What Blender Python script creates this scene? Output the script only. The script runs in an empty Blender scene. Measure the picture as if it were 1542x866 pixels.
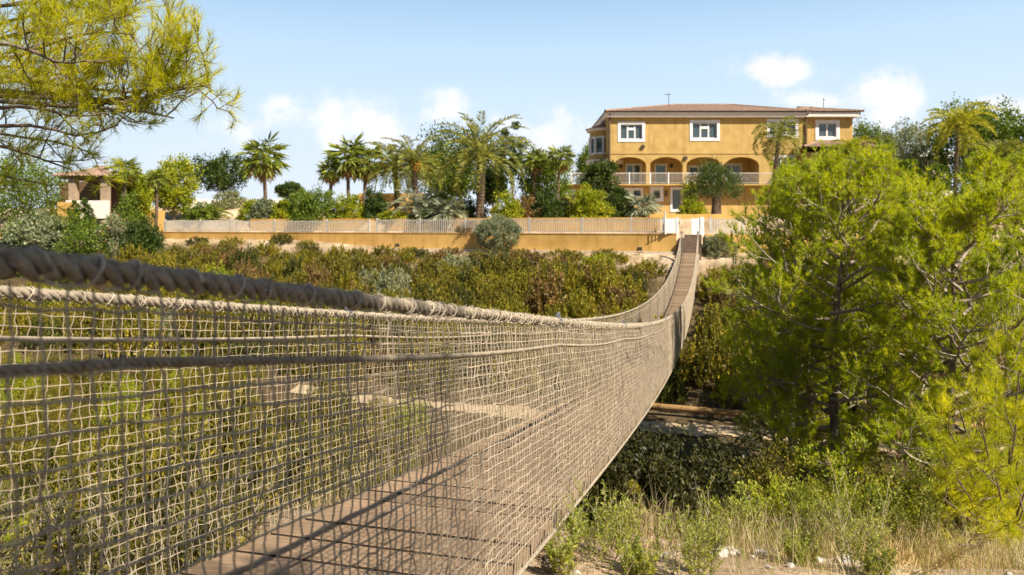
import bpy, math, random
import numpy as np
from math import radians, sin, cos, pi, atan2, sqrt

S = bpy.context.scene
COL = S.collection
# ------------------------------------------------------------------ camera
F = 1100.0                       # focal length in photograph pixels (1542 wide)
cam = bpy.data.cameras.new('camera'); camo = bpy.data.objects.new('camera', cam); COL.objects.link(camo)
cam.sensor_width = 36.0; cam.lens = F / 1542.0 * 36.0
camo.location = (0, 0, 0); camo.rotation_euler = (radians(90), 0, 0)
cam.shift_y = -(433.0 - 340.0) / 1542.0
cam.clip_start = 0.05; cam.clip_end = 3000
cam.dof.use_dof = True; cam.dof.focus_distance = 4.8
cam.dof.aperture_fstop = (cam.lens / 1000.0) / 0.0076
S.camera = camo
# ------------------------------------------------------------------ sky, sun, exposure
SUN_EL = radians(45); SUN_AZ = atan2(0.738, -0.675)      # clockwise from +Y
sunv = np.array([0.738 * cos(SUN_EL), -0.675 * cos(SUN_EL), sin(SUN_EL)])
sl = bpy.data.lights.new('sun', 'SUN'); sl.energy = 5.0; sl.angle = radians(0.5); sl.color = (1.0, 0.91, 0.75)
so = bpy.data.objects.new('sun', sl); COL.objects.link(so)
from mathutils import Vector
so.rotation_euler = Vector(sunv).to_track_quat('Z', 'Y').to_euler()
S.view_settings.view_transform = 'Standard'; S.view_settings.look = 'None'
S.view_settings.gamma = 1.0; S.view_settings.exposure = 1.02
S.view_settings.use_curve_mapping = False
W = bpy.data.worlds.new('World'); S.world = W; W.use_nodes = True
wt = W.node_tree; wt.nodes.clear()
def N(t, kind, **kw):
    n = t.nodes.new(kind)
    for k, v in kw.items(): setattr(n, k, v)
    return n
def mth(t, op, a, b=None, c=None, clamp=False):
    n = t.nodes.new('ShaderNodeMath'); n.operation = op; n.use_clamp = clamp
    for i, x in enumerate((a, b, c)):
        if x is None: continue
        if isinstance(x, (int, float)): n.inputs[i].default_value = x
        else: t.links.new(x, n.inputs[i])
    return n.outputs[0]
sky = N(wt, 'ShaderNodeTexSky', sky_type='NISHITA', sun_disc=False)
sky.sun_elevation = SUN_EL; sky.sun_rotation = SUN_AZ; sky.air_density = 1.0; sky.dust_density = 0.6; sky.ozone_density = 1.2
SKY_K = 0.05
bg = N(wt, 'ShaderNodeBackground'); out = N(wt, 'ShaderNodeOutputWorld')
geo = N(wt, 'ShaderNodeTexCoord'); sep = N(wt, 'ShaderNodeSeparateXYZ')
wt.links.new(geo.outputs['Generated'], sep.inputs[0])
yy = mth(wt, 'MAXIMUM', mth(wt, 'ABSOLUTE', sep.outputs[1]), 0.05)
u = mth(wt, 'DIVIDE', sep.outputs[0], yy); v = mth(wt, 'DIVIDE', sep.outputs[2], yy)
comb = N(wt, 'ShaderNodeCombineXYZ'); wt.links.new(u, comb.inputs[0]); wt.links.new(v, comb.inputs[1])
nz = N(wt, 'ShaderNodeTexNoise'); nz.inputs['Scale'].default_value = 13; nz.inputs['Detail'].default_value = 7; nz.inputs['Roughness'].default_value = 0.6
wt.links.new(comb.outputs[0], nz.inputs['Vector'])
nz2 = N(wt, 'ShaderNodeTexNoise'); nz2.inputs['Scale'].default_value = 34; nz2.inputs['Detail'].default_value = 6
wt.links.new(comb.outputs[0], nz2.inputs['Vector'])
dens = None
for (cx, cy, rx, ry, k) in [(490,180,170,58,.8),(400,190,120,55,.45),(672,166,85,42,.8),(842,210,100,65,1.0),(765,190,80,34,.55),(560,215,150,40,.5),
                            (1172,106,120,36,.95),(1195,151,95,24,.75),(1335,165,90,78,.95),(1300,205,90,50,.7),(1515,166,75,36,.9),(1430,180,80,18,.4),(1600,170,80,40,.8),(300,230,90,36,.3)]:
    du = mth(wt, 'MULTIPLY', mth(wt, 'SUBTRACT', u, (cx-771)/F), F/rx)
    dv = mth(wt, 'MULTIPLY', mth(wt, 'SUBTRACT', v, (340-cy)/F), F/ry)
    r = mth(wt, 'SQRT', mth(wt, 'ADD', mth(wt, 'MULTIPLY', du, du), mth(wt, 'MULTIPLY', dv, dv)))
    b = mth(wt, 'MULTIPLY', mth(wt, 'SUBTRACT', 1.0, r, clamp=True), k)
    dens = b if dens is None else mth(wt, 'MAXIMUM', dens, b)
fl = mth(wt, 'ADD', mth(wt, 'MULTIPLY', mth(wt, 'SUBTRACT', nz.outputs[0], 0.5), 2.6), mth(wt, 'MULTIPLY', mth(wt, 'SUBTRACT', nz2.outputs[0], 0.5), 0.9))
dd = mth(wt, 'MULTIPLY', mth(wt, 'ADD', dens, mth(wt, 'MULTIPLY', fl, mth(wt, 'MINIMUM', mth(wt, 'MULTIPLY', dens, 4.0), 1.0))), 1.0)
mr = N(wt, 'ShaderNodeMapRange'); mr.interpolation_type = 'SMOOTHSTEP'
mr.inputs[1].default_value = 0.06; mr.inputs[2].default_value = 0.92; wt.links.new(dd, mr.inputs[0])
# thin whitish veil of air moisture low in the sky
veil = N(wt, 'ShaderNodeMapRange'); veil.inputs[1].default_value = 0.62; veil.inputs[2].default_value = 0.0; veil.inputs[3].default_value = 0; veil.inputs[4].default_value = 1.6
wt.links.new(sep.outputs[2], veil.inputs[0])
half = N(wt, 'ShaderNodeMapRange'); half.interpolation_type = 'SMOOTHSTEP'; half.inputs[1].default_value = -0.1; half.inputs[2].default_value = 0.55; wt.links.new(sep.outputs[1], half.inputs[0])
veilf = mth(wt, 'MULTIPLY', mth(wt, 'MINIMUM', veil.outputs[0], 1.0), half.outputs[0])
skm = N(wt, 'ShaderNodeVectorMath', operation='SCALE'); skm.inputs[3].default_value = SKY_K; wt.links.new(sky.outputs[0], skm.inputs[0])
mix0 = N(wt, 'ShaderNodeMix', data_type='RGBA'); wt.links.new(veilf, mix0.inputs[0]); wt.links.new(skm.outputs[0], mix0.inputs[6]); vr = ramp_ = N(wt, 'ShaderNodeValToRGB'); wt.links.new(sep.outputs[2], vr.inputs[0])
vr.color_ramp.elements[0].position = 0.0; vr.color_ramp.elements[0].color = (0.43, 0.465, 0.51, 1)
vr.color_ramp.elements[1].position = 0.42; vr.color_ramp.elements[1].color = (0.15, 0.30, 0.49, 1)
e_ = vr.color_ramp.elements.new(0.16); e_.color = (0.345, 0.43, 0.51, 1)
wt.links.new(vr.outputs[0], mix0.inputs[7])
mixc = N(wt, 'ShaderNodeMix', data_type='RGBA'); wt.links.new(mr.outputs[0], mixc.inputs[0]); wt.links.new(mix0.outputs[2], mixc.inputs[6]); mixc.inputs[7].default_value = (0.52, 0.52, 0.535, 1)
wt.links.new(mixc.outputs[2], bg.inputs[0]); bg.inputs[1].default_value = 1.0
wt.links.new(bg.outputs[0], out.inputs[0])
try:
    S.cycles.use_denoising = True; S.cycles.max_bounces = 6; S.cycles.transparent_max_bounces = 8
    S.cycles.diffuse_bounces = 3; S.cycles.glossy_bounces = 2; S.cycles.transmission_bounces = 3
    S.cycles.use_adaptive_sampling = True; S.cycles.adaptive_threshold = 0.015
except Exception: pass

# ------------------------------------------------------------------ helpers
def rs(seed): return np.random.default_rng(seed)
def nrm(a): return a / np.maximum(np.linalg.norm(a, axis=-1, keepdims=True), 1e-9)
def runit(r, n): return nrm(r.normal(size=(n, 3)))
UP = np.array([0, 0, 1.0])

class MB:
    def __init__(s): s.v = []; s.q = []; s.t = []; s.n = 0
    def add(s, V, Q=None, T=None):
        V = np.asarray(V, float).reshape(-1, 3)
        if Q is not None and len(Q): s.q.append(np.asarray(Q, int).reshape(-1, 4) + s.n)
        if T is not None and len(T): s.t.append(np.asarray(T, int).reshape(-1, 3) + s.n)
        s.v.append(V); s.n += len(V)
    def mesh(s, name, mat, smooth=False):
        V = np.concatenate(s.v); Q = np.concatenate(s.q) if s.q else np.zeros((0, 4), int); T = np.concatenate(s.t) if s.t else np.zeros((0, 3), int)
        me = bpy.data.meshes.new(name)
        me.vertices.add(len(V)); me.vertices.foreach_set('co', V.astype(np.float32).ravel())
        nl = Q.size + T.size; me.loops.add(nl)
        me.loops.foreach_set('vertex_index', np.concatenate([Q.ravel(), T.ravel()]).astype(np.int32))
        npoly = len(Q) + len(T); me.polygons.add(npoly)
        st = np.concatenate([np.arange(len(Q)) * 4, len(Q) * 4 + np.arange(len(T)) * 3])
        me.polygons.foreach_set('loop_start', st.astype(np.int32))
        me.polygons.foreach_set('use_smooth', np.full(npoly, smooth, bool))
        me.update(calc_edges=True)
        me.materials.append(mat)
        return me
    def build(s, name, mat, parent=None, smooth=False):
        o = bpy.data.objects.new(name, s.mesh(name, mat, smooth)); COL.objects.link(o)
        if parent is not None: o.parent = parent
        return o

def tag(o, label=None, cat=None, group=None, kind=None):
    if label: o['label'] = label
    if cat: o['category'] = cat
    if group: o['group'] = group
    if kind: o['kind'] = kind
    return o
def thing(name, label, cat, loc=(0, 0, 0), rz=0, group=None):
    o = bpy.data.objects.new(name, None); COL.objects.link(o); o.empty_display_size = 0.2
    o.location = loc; o.rotation_euler = (0, 0, rz)
    return tag(o, label, cat, group)
KIDS = {}
def copy_tree(o, parent=None):
    c = o.copy(); COL.objects.link(c)
    if parent is not None: c.parent = parent
    for ch in [x for x in list(bpy.data.objects) if x.parent == o]: copy_tree(ch, c)
    return c

def box(mb, x0, x1, y0, y1, z0, z1):
    V = [(x, y, z) for x in (x0, x1) for y in (y0, y1) for z in (z0, z1)]
    mb.add(V, [(0,1,3,2),(4,6,7,5),(0,4,5,1),(2,3,7,6),(0,2,6,4),(1,5,7,3)])
def obox(mb, c, ax, ay, az):
    c, ax, ay, az = (np.asarray(k, float) for k in (c, ax, ay, az))
    V = [c + i*ax + j*ay + k*az for i in (-1, 1) for j in (-1, 1) for k in (-1, 1)]
    mb.add(V, [(0,1,3,2),(4,6,7,5),(0,4,5,1),(2,3,7,6),(0,2,6,4),(1,5,7,3)])
def tubes(mb, P, R, n=5, cap=False):
    P = np.asarray(P, float)
    if P.ndim == 2: P = P[None]
    M, K, _ = P.shape
    R = np.broadcast_to(np.asarray(R, float), (M, K)) if np.ndim(R) != 1 or K == len(np.atleast_1d(R)) else np.asarray(R)[:, None] * np.ones(K)
    T = np.empty_like(P); T[:, 1:-1] = P[:, 2:] - P[:, :-2] if K > 2 else T[:, 1:-1]; T[:, 0] = P[:, 1] - P[:, 0]; T[:, -1] = P[:, -1] - P[:, -2]
    T = nrm(T); mean = nrm(P[:, -1] - P[:, 0])
    ref = np.where((np.abs(mean[:, 2]) > 0.8)[:, None], np.array([1.0, 0, 0]), UP)[:, None]
    A = nrm(np.cross(T, ref)); B = np.cross(T, A)
    a = np.arange(n) * 2 * pi / n
    V = P[:, :, None] + R[:, :, None, None] * (np.cos(a)[None, None, :, None] * A[:, :, None] + np.sin(a)[None, None, :, None] * B[:, :, None])
    base = (np.arange(M)[:, None, None] * K + np.arange(K - 1)[None, :, None]) * n
    j = np.arange(n)[None, None]; j2 = (j + 1) % n
    Q = np.stack([base + j, base + j2, base + n + j2, base + n + j], -1).reshape(-1, 4)
    mb.add(V.reshape(-1, 3), Q)
    if cap:
        for m in range(M):
            for kk in (0, K - 1):
                ring = V[m, kk]; c = ring.mean(0)
                mb.add(np.vstack([ring, c]), T=[(i, (i + 1) % n, n) for i in range(n)])
def blades(mb, pos, d, l, w, rng, tipw=0.0):
    s = nrm(np.cross(d, runit(rng, len(d))))
    l = np.broadcast_to(l, (len(d),))[:, None]; w = np.broadcast_to(w, (len(d),))[:, None]
    V = np.stack([pos - s*w/2, pos + s*w/2, pos + d*l], 1)
    mb.add(V.reshape(-1, 3), T=np.arange(len(d) * 3).reshape(-1, 3))
def leaves(mb, pos, d, l, w, rng, side=None):
    s = nrm(np.cross(d, runit(rng, len(d)))) if side is None else side
    l = np.broadcast_to(l, (len(d),))[:, None]; w = np.broadcast_to(w, (len(d),))[:, None]
    V = np.stack([pos, pos + d*l*.45 + s*w/2, pos + d*l, pos + d*l*.45 - s*w/2], 1)
    mb.add(V.reshape(-1, 3), np.arange(len(d) * 4).reshape(-1, 4))
def sprout(r, P, k, u0, u1, L, spread=.7, up=.2, curl=.1, npts=5, short=.5, wob=.05):
    M, K, _ = P.shape
    uu = u0 + (u1 - u0) * (np.arange(k)[None] + r.random((M, k))) / k
    x = uu * (K - 1); i = np.clip(np.floor(x).astype(int), 0, K - 2); f = (x - i)[..., None]
    m = np.arange(M)[:, None]
    p0 = P[m, i] * (1 - f) + P[m, i + 1] * f
    tan = nrm(P[m, i + 1] - P[m, i])
    rv = r.normal(size=tan.shape); perp = nrm(rv - (rv * tan).sum(-1, keepdims=True) * tan)
    d = nrm(tan * (1 - spread) + perp * spread + UP * up)
    LL = np.asarray(L, float)
    if LL.ndim == 1: LL = LL[:, None]
    l = (LL * (.65 + .7 * r.random((M, k))) * (1 - short * uu))[..., None, None]
    t = np.linspace(0, 1, npts)[None, None, :, None]
    pts = p0[:, :, None] + d[:, :, None] * l * t + UP * curl * l * t**2 + r.normal(size=(M, k, npts, 3)) * wob * l * t
    return pts.reshape(M * k, npts, 3), l.ravel()
def tufts_on(r, P, k, u0, u1, nb, spread=.8, up=.15):
    M, K, _ = P.shape
    uu = u0 + (u1 - u0) * (np.arange(k)[None] + r.random((M, k))) / k
    x = uu * (K - 1); i = np.clip(np.floor(x).astype(int), 0, K - 2); f = (x - i)[..., None]
    m = np.arange(M)[:, None]
    p = (P[m, i] * (1 - f) + P[m, i + 1] * f).reshape(-1, 3); tan = nrm(P[m, i + 1] - P[m, i]).reshape(-1, 3)
    p = np.repeat(p, nb, 0); tan = np.repeat(tan, nb, 0)
    d = nrm(tan * .75 + runit(r, len(p)) * spread + UP * up)
    return p, d
def lerp_poly(pts, n):
    pts = np.asarray(pts, float); K = len(pts); t = np.linspace(0, K - 1, n)
    i = np.clip(t.astype(int), 0, K - 2); f = (t - i)[:, None]
    p0 = pts[np.clip(i - 1, 0, K - 1)]; p1 = pts[i]; p2 = pts[i + 1]; p3 = pts[np.clip(i + 2, 0, K - 1)]
    return .5 * (2*p1 + (p2 - p0)*f + (2*p0 - 5*p1 + 4*p2 - p3)*f**2 + (3*p1 - p0 - 3*p2 + p3)*f**3)
def PX(x, y, Y): return np.array([(x - 771) / F * Y, Y, (340 - y) / F * Y])

# ------------------------------------------------------------------ materials
def new_mat(name):
    m = bpy.data.materials.new(name); m.use_nodes = True; t = m.node_tree; b = t.nodes['Principled BSDF']
    b.inputs['Specular IOR Level'].default_value = 0.3
    return m, t, b
def ramp(t, fac, stops):
    n = t.nodes.new('ShaderNodeValToRGB'); e = n.color_ramp.elements
    while len(e) < len(stops): e.new(0.5)
    for k, (p, c) in zip(e, stops): k.position = p; k.color = (*c, 1)
    t.links.new(fac, n.inputs[0]); return n.outputs[0]
def noise(t, scale, detail=4, rough=.55, coord='Object', stretch=None, dist=0):
    tc = t.nodes.new('ShaderNodeTexCoord'); n = t.nodes.new('ShaderNodeTexNoise')
    n.inputs['Scale'].default_value = scale; n.inputs['Detail'].default_value = detail; n.inputs['Roughness'].default_value = rough; n.inputs['Distortion'].default_value = dist
    src = tc.outputs[coord]
    if stretch:
        mp = t.nodes.new('ShaderNodeMapping'); mp.inputs['Scale'].default_value = stretch; t.links.new(src, mp.inputs[0]); src = mp.outputs[0]
    t.links.new(src, n.inputs['Vector']); return n.outputs[0]
def mixc_(t, fac, a, b, mode='MIX'):
    n = t.nodes.new('ShaderNodeMix'); n.data_type = 'RGBA'; n.blend_type = mode
    for idx, x in ((0, fac), (6, a), (7, b)):
        if isinstance(x, (int, float)): n.inputs[idx].default_value = x
        elif isinstance(x, tuple): n.inputs[idx].default_value = (*x, 1)
        else: t.links.new(x, n.inputs[idx])
    return n.outputs[2]
def bump(t, b, h, strength=.3, dist=.02):
    n = t.nodes.new('ShaderNodeBump'); n.inputs['Strength'].default_value = strength; n.inputs['Distance'].default_value = dist
    t.links.new(h, n.inputs['Height']); t.links.new(n.outputs[0], b.inputs['Normal'])
def island(t):
    return t.nodes.new('ShaderNodeNewGeometry').outputs['Random Per Island']
def leafmat(name, c0, c1, c2, trans=.38, nscale=1.0, tint=1.25, rough=.5):
    m, t, b = new_mat(name)
    a = ramp(t, island(t), [(0.0, c0), (.55, c1), (1.0, c2)])
    nf = ramp(t, noise(t, nscale, 2), [(.35, (.74, .80, .74)), (.65, (1.22, 1.14, 1.0))])
    c = mixc_(t, 1.0, a, nf, 'MULTIPLY')
    t.links.new(c, b.inputs['Base Color']); b.inputs['Roughness'].default_value = rough
    tr = t.nodes.new('ShaderNodeBsdfTranslucent')
    tc = mixc_(t, 1.0, c, (tint, tint*.98, tint*.55), 'MULTIPLY'); t.links.new(tc, tr.inputs['Color'])
    ms = t.nodes.new('ShaderNodeMixShader'); ms.inputs[0].default_value = trans
    t.links.new(b.outputs[0], ms.inputs[1]); t.links.new(tr.outputs[0], ms.inputs[2])
    t.links.new(ms.outputs[0], t.nodes['Material Output'].inputs['Surface'])
    return m
def plain(name, c0, c1, scale=6, rough=.7, bmp=.2, spec=.3, metal=0, stretch=None, isl=0.0, bdist=.01):
    m, t, b = new_mat(name)
    nf = noise(t, scale, 5, stretch=stretch)
    c = ramp(t, nf, [(.3, c0), (.7, c1)])
    if isl:
        k = ramp(t, island(t), [(0, (1-isl,)*3), (1, (1+isl,)*3)]); c = mixc_(t, 1.0, c, k, 'MULTIPLY')
    t.links.new(c, b.inputs['Base Color']); b.inputs['Roughness'].default_value = rough; b.inputs['Metallic'].default_value = metal
    b.inputs['Specular IOR Level'].default_value = spec
    if bmp: bump(t, b, noise(t, scale * 5, 5, stretch=stretch), bmp, bdist)
    return m
def glass(name, c=(.05, .07, .08)):
    m, t, b = new_mat(name); b.inputs['Base Color'].default_value = (*c, 1); b.inputs['Roughness'].default_value = .06; b.inputs['Specular IOR Level'].default_value = .8
    return m
M = {}
def rope_mat():
    m, t, b = new_mat('rope_fibre')
    c = ramp(t, noise(t, 28, 6, .7), [(.3, (.20, .165, .125)), (.7, (.48, .40, .30))])
    f = noise(t, 420, 4, .8, stretch=(.35, 1, 1))
    c = mixc_(t, 1.0, c, ramp(t, f, [(.3, (.62, .62, .62)), (.7, (1.3, 1.3, 1.3))]), 'MULTIPLY')
    t.links.new(c, b.inputs['Base Color']); b.inputs['Roughness'].default_value = .95; b.inputs['Specular IOR Level'].default_value = .1
    bump(t, b, f, .9, .004); return m
M['rope'] = rope_mat()
M['net'] = plain('net_twine', (.24, .192, .138), (.46, .375, .275), 9, .95, .0, .1)
M['lash'] = plain('lashing_twine', (.30, .25, .185), (.50, .42, .325), 30, .95, .0, .1, isl=.2)
M['fuzz'] = plain('rope_fuzz', (.55, .48, .38), (.72, .64, .52), 30, .95, .0, .1)
M['plank'] = plain('weathered_plank', (.165, .108, .066), (.335, .235, .152), 5, .85, .35, .15, stretch=(1.2, 14, 14), isl=.20)
M['gap_shade'] = plain('plank_gap_shade', (.030, .022, .016), (.06, .042, .03), 20, .95, 0, .05)  # near-black colour stands in for the shade between the planks
M['steel'] = plain('galvanised_steel', (.22, .22, .23), (.36, .36, .37), 30, .45, .1, .5, .7)
M['chain'] = plain('dark_steel', (.07, .065, .06), (.16, .15, .135), 40, .6, .1, .4, .4)
M['ochre'] = plain('ochre_render', (.38, .25, .088), (.49, .335, .125), 1.3, .9, .25, .15)
M['ochre2'] = plain('ochre_garden_wall', (.46, .27, .075), (.62, .39, .13), .9, .9, .3, .15)
for k_ in ('ochre', 'ochre2'):
    t_ = M[k_].node_tree; b_ = t_.nodes['Principled BSDF']; src_ = b_.inputs['Base Color'].links[0].from_socket
    st_ = ramp(t_, noise(t_, 1.0, 6, .65, stretch=(2.4, 2.4, .22)), [(.26, (.68, .63, .56)), (.46, (.97, .96, .95)), (.75, (1.07, 1.07, 1.08))])
    t_.links.new(mixc_(t_, 1.0, src_, st_, 'MULTIPLY'), b_.inputs['Base Color'])
M['white'] = plain('white_paint', (.60, .59, .58), (.70, .69, .68), 3, .6, .05)
M['cream'] = plain('cream_plaster', (.66, .60, .53), (.76, .70, .63), 3, .8, .1)
M['fence'] = plain('fence_paint', (.40, .37, .32), (.52, .485, .43), 4, .6, .0)
M['glass'] = glass('window_glass')
M['blind'] = plain('window_blind', (.40, .43, .45), (.50, .53, .55), 2, .5, 0)
M['tile'] = plain('roof_tile', (.185, .12, .088), (.34, .225, .165), 3.5, .85, .2, .15, stretch=(1, .5, 1))
M['dark'] = plain('dark_metal', (.03, .028, .026), (.07, .06, .055), 8, .5, .1)
M['brownpipe'] = plain('brown_pipe', (.10, .06, .035), (.15, .09, .05), 5, .5, .0)
M['stone'] = plain('stair_stone', (.10, .065, .045), (.20, .135, .095), 5, .9, .4)
M['concrete'] = plain('pale_concrete', (.42, .37, .30), (.58, .52, .43), 3, .9, .3)
M['stone_tan'] = plain('tan_stone', (.26, .18, .12), (.40, .30, .21), 5, .9, .4)
M['log'] = plain('log_wood', (.20, .115, .045), (.38, .235, .10), 6, .8, .6, .15, stretch=(.6, 6, 6))
M['rock'] = plain('limestone', (.42, .37, .31), (.78, .73, .66), 9, .95, .6, .1, bdist=.02)
M['bark'] = plain('pine_bark', (.11, .08, .06), (.27, .21, .165), 14, .95, .6, .1, stretch=(1, 1, .3), bdist=.02)
M['twig'] = plain('pale_twig', (.20, .155, .115), (.37, .31, .25), 20, .9, .0, .1)
M['palmtrunk'] = plain('palm_trunk', (.085, .055, .038), (.21, .15, .10), 9, .95, .8, .1, stretch=(1, 1, 3), bdist=.05)
M['deadfrond'] = leafmat('dead_frond', (.24, .15, .07), (.34, .22, .11), (.44, .31, .17), .2)
M['pine'] = leafmat('pine_needle', (.22, .29, .008), (.43, .49, .012), (.62, .61, .025), .5, .9)
M['pine_near'] = leafmat('pine_needle_young', (.32, .36, .008), (.52, .53, .012), (.70, .64, .03), .56, 1.6)
M['scrub_olive'] = leafmat('scrub_olive', (.05, .055, .008), (.15, .135, .016), (.33, .255, .035), .33, .8)
M['scrub_yellow'] = leafmat('scrub_yellow', (.085, .085, .008), (.24, .21, .018), (.45, .36, .045), .38, .8)
M['scrub_brown'] = leafmat('scrub_brown', (.08, .052, .018), (.20, .125, .042), (.36, .235, .085), .3, .8)
M['scrub_grey'] = leafmat('scrub_grey', (.14, .15, .085), (.25, .26, .15), (.36, .36, .23), .3, .8)
M['leaf_dark'] = leafmat('leaf_dark', (.022, .042, .010), (.055, .090, .016), (.115, .15, .028), .3)
M['leaf_green'] = leafmat('leaf_green', (.06, .10, .014), (.13, .195, .022), (.24, .30, .04), .4)
M['leaf_bright'] = leafmat('leaf_bright', (.15, .20, .014), (.32, .35, .022), (.48, .46, .04), .45)
M['leaf_grey'] = leafmat('leaf_grey', (.13, .15, .09), (.22, .25, .15), (.34, .36, .23), .3)
M['leaf_red'] = leafmat('leaf_red', (.05, .035, .018), (.12, .075, .035), (.22, .12, .05), .25)
M['palm_fan'] = leafmat('palm_fan', (.08, .11, .016), (.18, .22, .028), (.34, .36, .06), .35)
M['palm_feather'] = leafmat('palm_feather', (.10, .12, .022), (.22, .23, .04), (.38, .36, .075), .35)
M['palm_blue'] = leafmat('palm_blue', (.15, .17, .12), (.26, .28, .20), (.40, .41, .30), .25)
M['palm_yellow'] = leafmat('palm_yellow', (.18, .21, .014), (.36, .36, .026), (.52, .46, .05), .4)
M['weed'] = leafmat('weed', (.12, .16, .024), (.25, .28, .04), (.40, .40, .075), .4)
M['herb'] = leafmat('herb', (.19, .24, .03), (.36, .39, .055), (.54, .52, .12), .42)
M['leaf_gully_shade'] = leafmat('leaf_gully_shade', (.018, .020, .005), (.040, .042, .010), (.085, .080, .020), .25)  # shade of the gully put into the leaf colour
M['straw'] = leafmat('straw', (.42, .33, .18), (.62, .50, .30), (.76, .65, .44), .35)
M['scrub_dark'] = leafmat('scrub_dark', (.028, .038, .008), (.075, .085, .014), (.16, .15, .028), .3, .8)
M['weed_dull'] = leafmat('weed_dull', (.07, .075, .016), (.16, .15, .03), (.30, .255, .06), .35)
M['drygrass'] = leafmat('dry_grass', (.30, .215, .13), (.47, .36, .24), (.62, .51, .37), .3)
M['flower'] = leafmat('oleander_flower', (.45, .05, .05), (.55, .09, .07), (.6, .15, .1), .3)
def ground_mat():
    m, t, b = new_mat('dry_ground')
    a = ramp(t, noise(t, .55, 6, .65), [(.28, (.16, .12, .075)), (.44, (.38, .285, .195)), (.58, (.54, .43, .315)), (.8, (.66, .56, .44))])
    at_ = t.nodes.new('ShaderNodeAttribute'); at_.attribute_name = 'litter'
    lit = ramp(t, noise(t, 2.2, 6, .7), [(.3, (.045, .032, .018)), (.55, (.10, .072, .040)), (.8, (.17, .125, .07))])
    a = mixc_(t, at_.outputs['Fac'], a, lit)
    g = ramp(t, noise(t, 9, 6, .7), [(.3, (.62, .60, .56)), (.7, (1.28, 1.24, 1.18))])
    c = mixc_(t, 1.0, a, g, 'MULTIPLY'); t.links.new(c, b.inputs['Base Color']); b.inputs['Roughness'].default_value = .97
    b.inputs['Specular IOR Level'].default_value = .1
    bump(t, b, noise(t, 24, 8, .7), .8, .03)
    return m
M['ground'] = ground_mat()
M['path'] = plain('sandy_path', (.34, .25, .15), (.48, .37, .24), 3, .95, .3, .1)
M['drive'] = plain('drive_paving', (.50, .44, .40), (.60, .55, .50), 3, .9, .2)

# ------------------------------------------------------------------ bridge frame and terrain
BD = np.array([.266, .964]); BN = np.array([.964, -.266]); T0 = -.828
ZP = np.array([7.77424e-08, -5.91934e-06, 0.000196964, -0.000133569, -0.151726, 0.0615104])
def ztop(s): return np.polyval(ZP, s)
def bw(s): return np.interp(s, [-5, 5, 15, 28, 41.5, 60], [1.28, 1.28, 1.06, 1.0, .88, .88])
def bp(s, t, z):
    s, t, z = np.broadcast_arrays(np.asarray(s, float), t, z)
    return np.stack([BD[0]*s + BN[0]*t, BD[1]*s + BN[1]*t, z], -1)
RAIL = 1.10
def Yw(X): return np.where(X < 9.1, 42.0 - .39*(X - 9.1), 42.0)
def gY(x, dq): u_ = (x - 771)/F; return (45.55 + dq)/(1 + .39*u_)
def sstep(a, b, x):
    t = np.clip((x - a) / (b - a), 0, 1); return t*t*(3 - 2*t)
def hash_noise(X, Y, f, seed=0):
    x = X*f; y = Y*f; i = np.floor(x); j = np.floor(y); fx = x - i; fy = y - j
    fx = fx*fx*(3-2*fx); fy = fy*fy*(3-2*fy)
    def h(a, b): return np.modf(np.abs(np.sin(a*127.1 + b*311.7 + seed*74.7)*43758.5453))[0]
    return (h(i,j)*(1-fx) + h(i+1,j)*fx)*(1-fy) + (h(i,j+1)*(1-fx) + h(i+1,j+1)*fx)*fy - .5
def ground(X, Y):
    X = np.asarray(X, float); Y = np.asarray(Y, float)
    q = Yw(X) - Y; s = BD[0]*X + BD[1]*Y; t = BN[0]*X + BN[1]*Y
    zf = np.interp(q, [-.2, 0, 2, 6, 12, 18, 22, 23.6, 26.4, 28, 40], [-1.52, -1.55, -1.85, -2.75, -3.75, -4.55, -5.05, -5.22, -5.26, -5.45, -5.6])
    zn = np.interp(s, [-30, -10, -3, 0, 2.6, 4.4, 5.6, 7.5, 10, 13, 16, 20], [-.2, -.75, -1.15, -1.60, -1.74, -1.95, -2.35, -3.25, -4.5, -5.2, -5.6, -6.2])
    zn = zn - .35*sstep(-2, -6, t)*sstep(-4, 2, s)
    z = np.maximum(zf, zn)
    z = z + .55*sstep(-6, -16, X)*sstep(9, 1.5, q)
    tb_ = t - (T0 - .5); dk = ztop(np.clip(s, 5, 41.2)) - 2.05
    carve = sstep(4.5, 1.2, np.abs(tb_))*sstep(22, 26, s)*sstep(42.0, 41.0, s)
    z = z - carve*np.maximum(0, z - dk)
    damp = np.where(np.abs(q - 25) < 2.0, .15, 1.0)
    z = z + damp*(.30*hash_noise(X, Y, .22, 1)*sstep(1.5, 5, q) + .13*hash_noise(X, Y, .8, 2)*sstep(.5, 3, q)) + .05*hash_noise(X, Y, 3.0, 3)*sstep(30, 36, q) + .025*hash_noise(X, Y, 8.0, 4)*sstep(34, 37, q)
    zt = np.interp(-q, [0, 2.4, 2.7, 7, 12, 40, 200], [-.52, -.50, .35, .50, .75, .95, 1.1])
    zt = zt + 1.1*sstep(-13, -24, X)*sstep(-3, -9, q) + 1.9*sstep(24, 36, X)*sstep(-6, -16, q)
    return np.where(q < -.12, zt, z)
def gz(X, Y): return float(ground(np.array([X]), np.array([Y]))[0])

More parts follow.
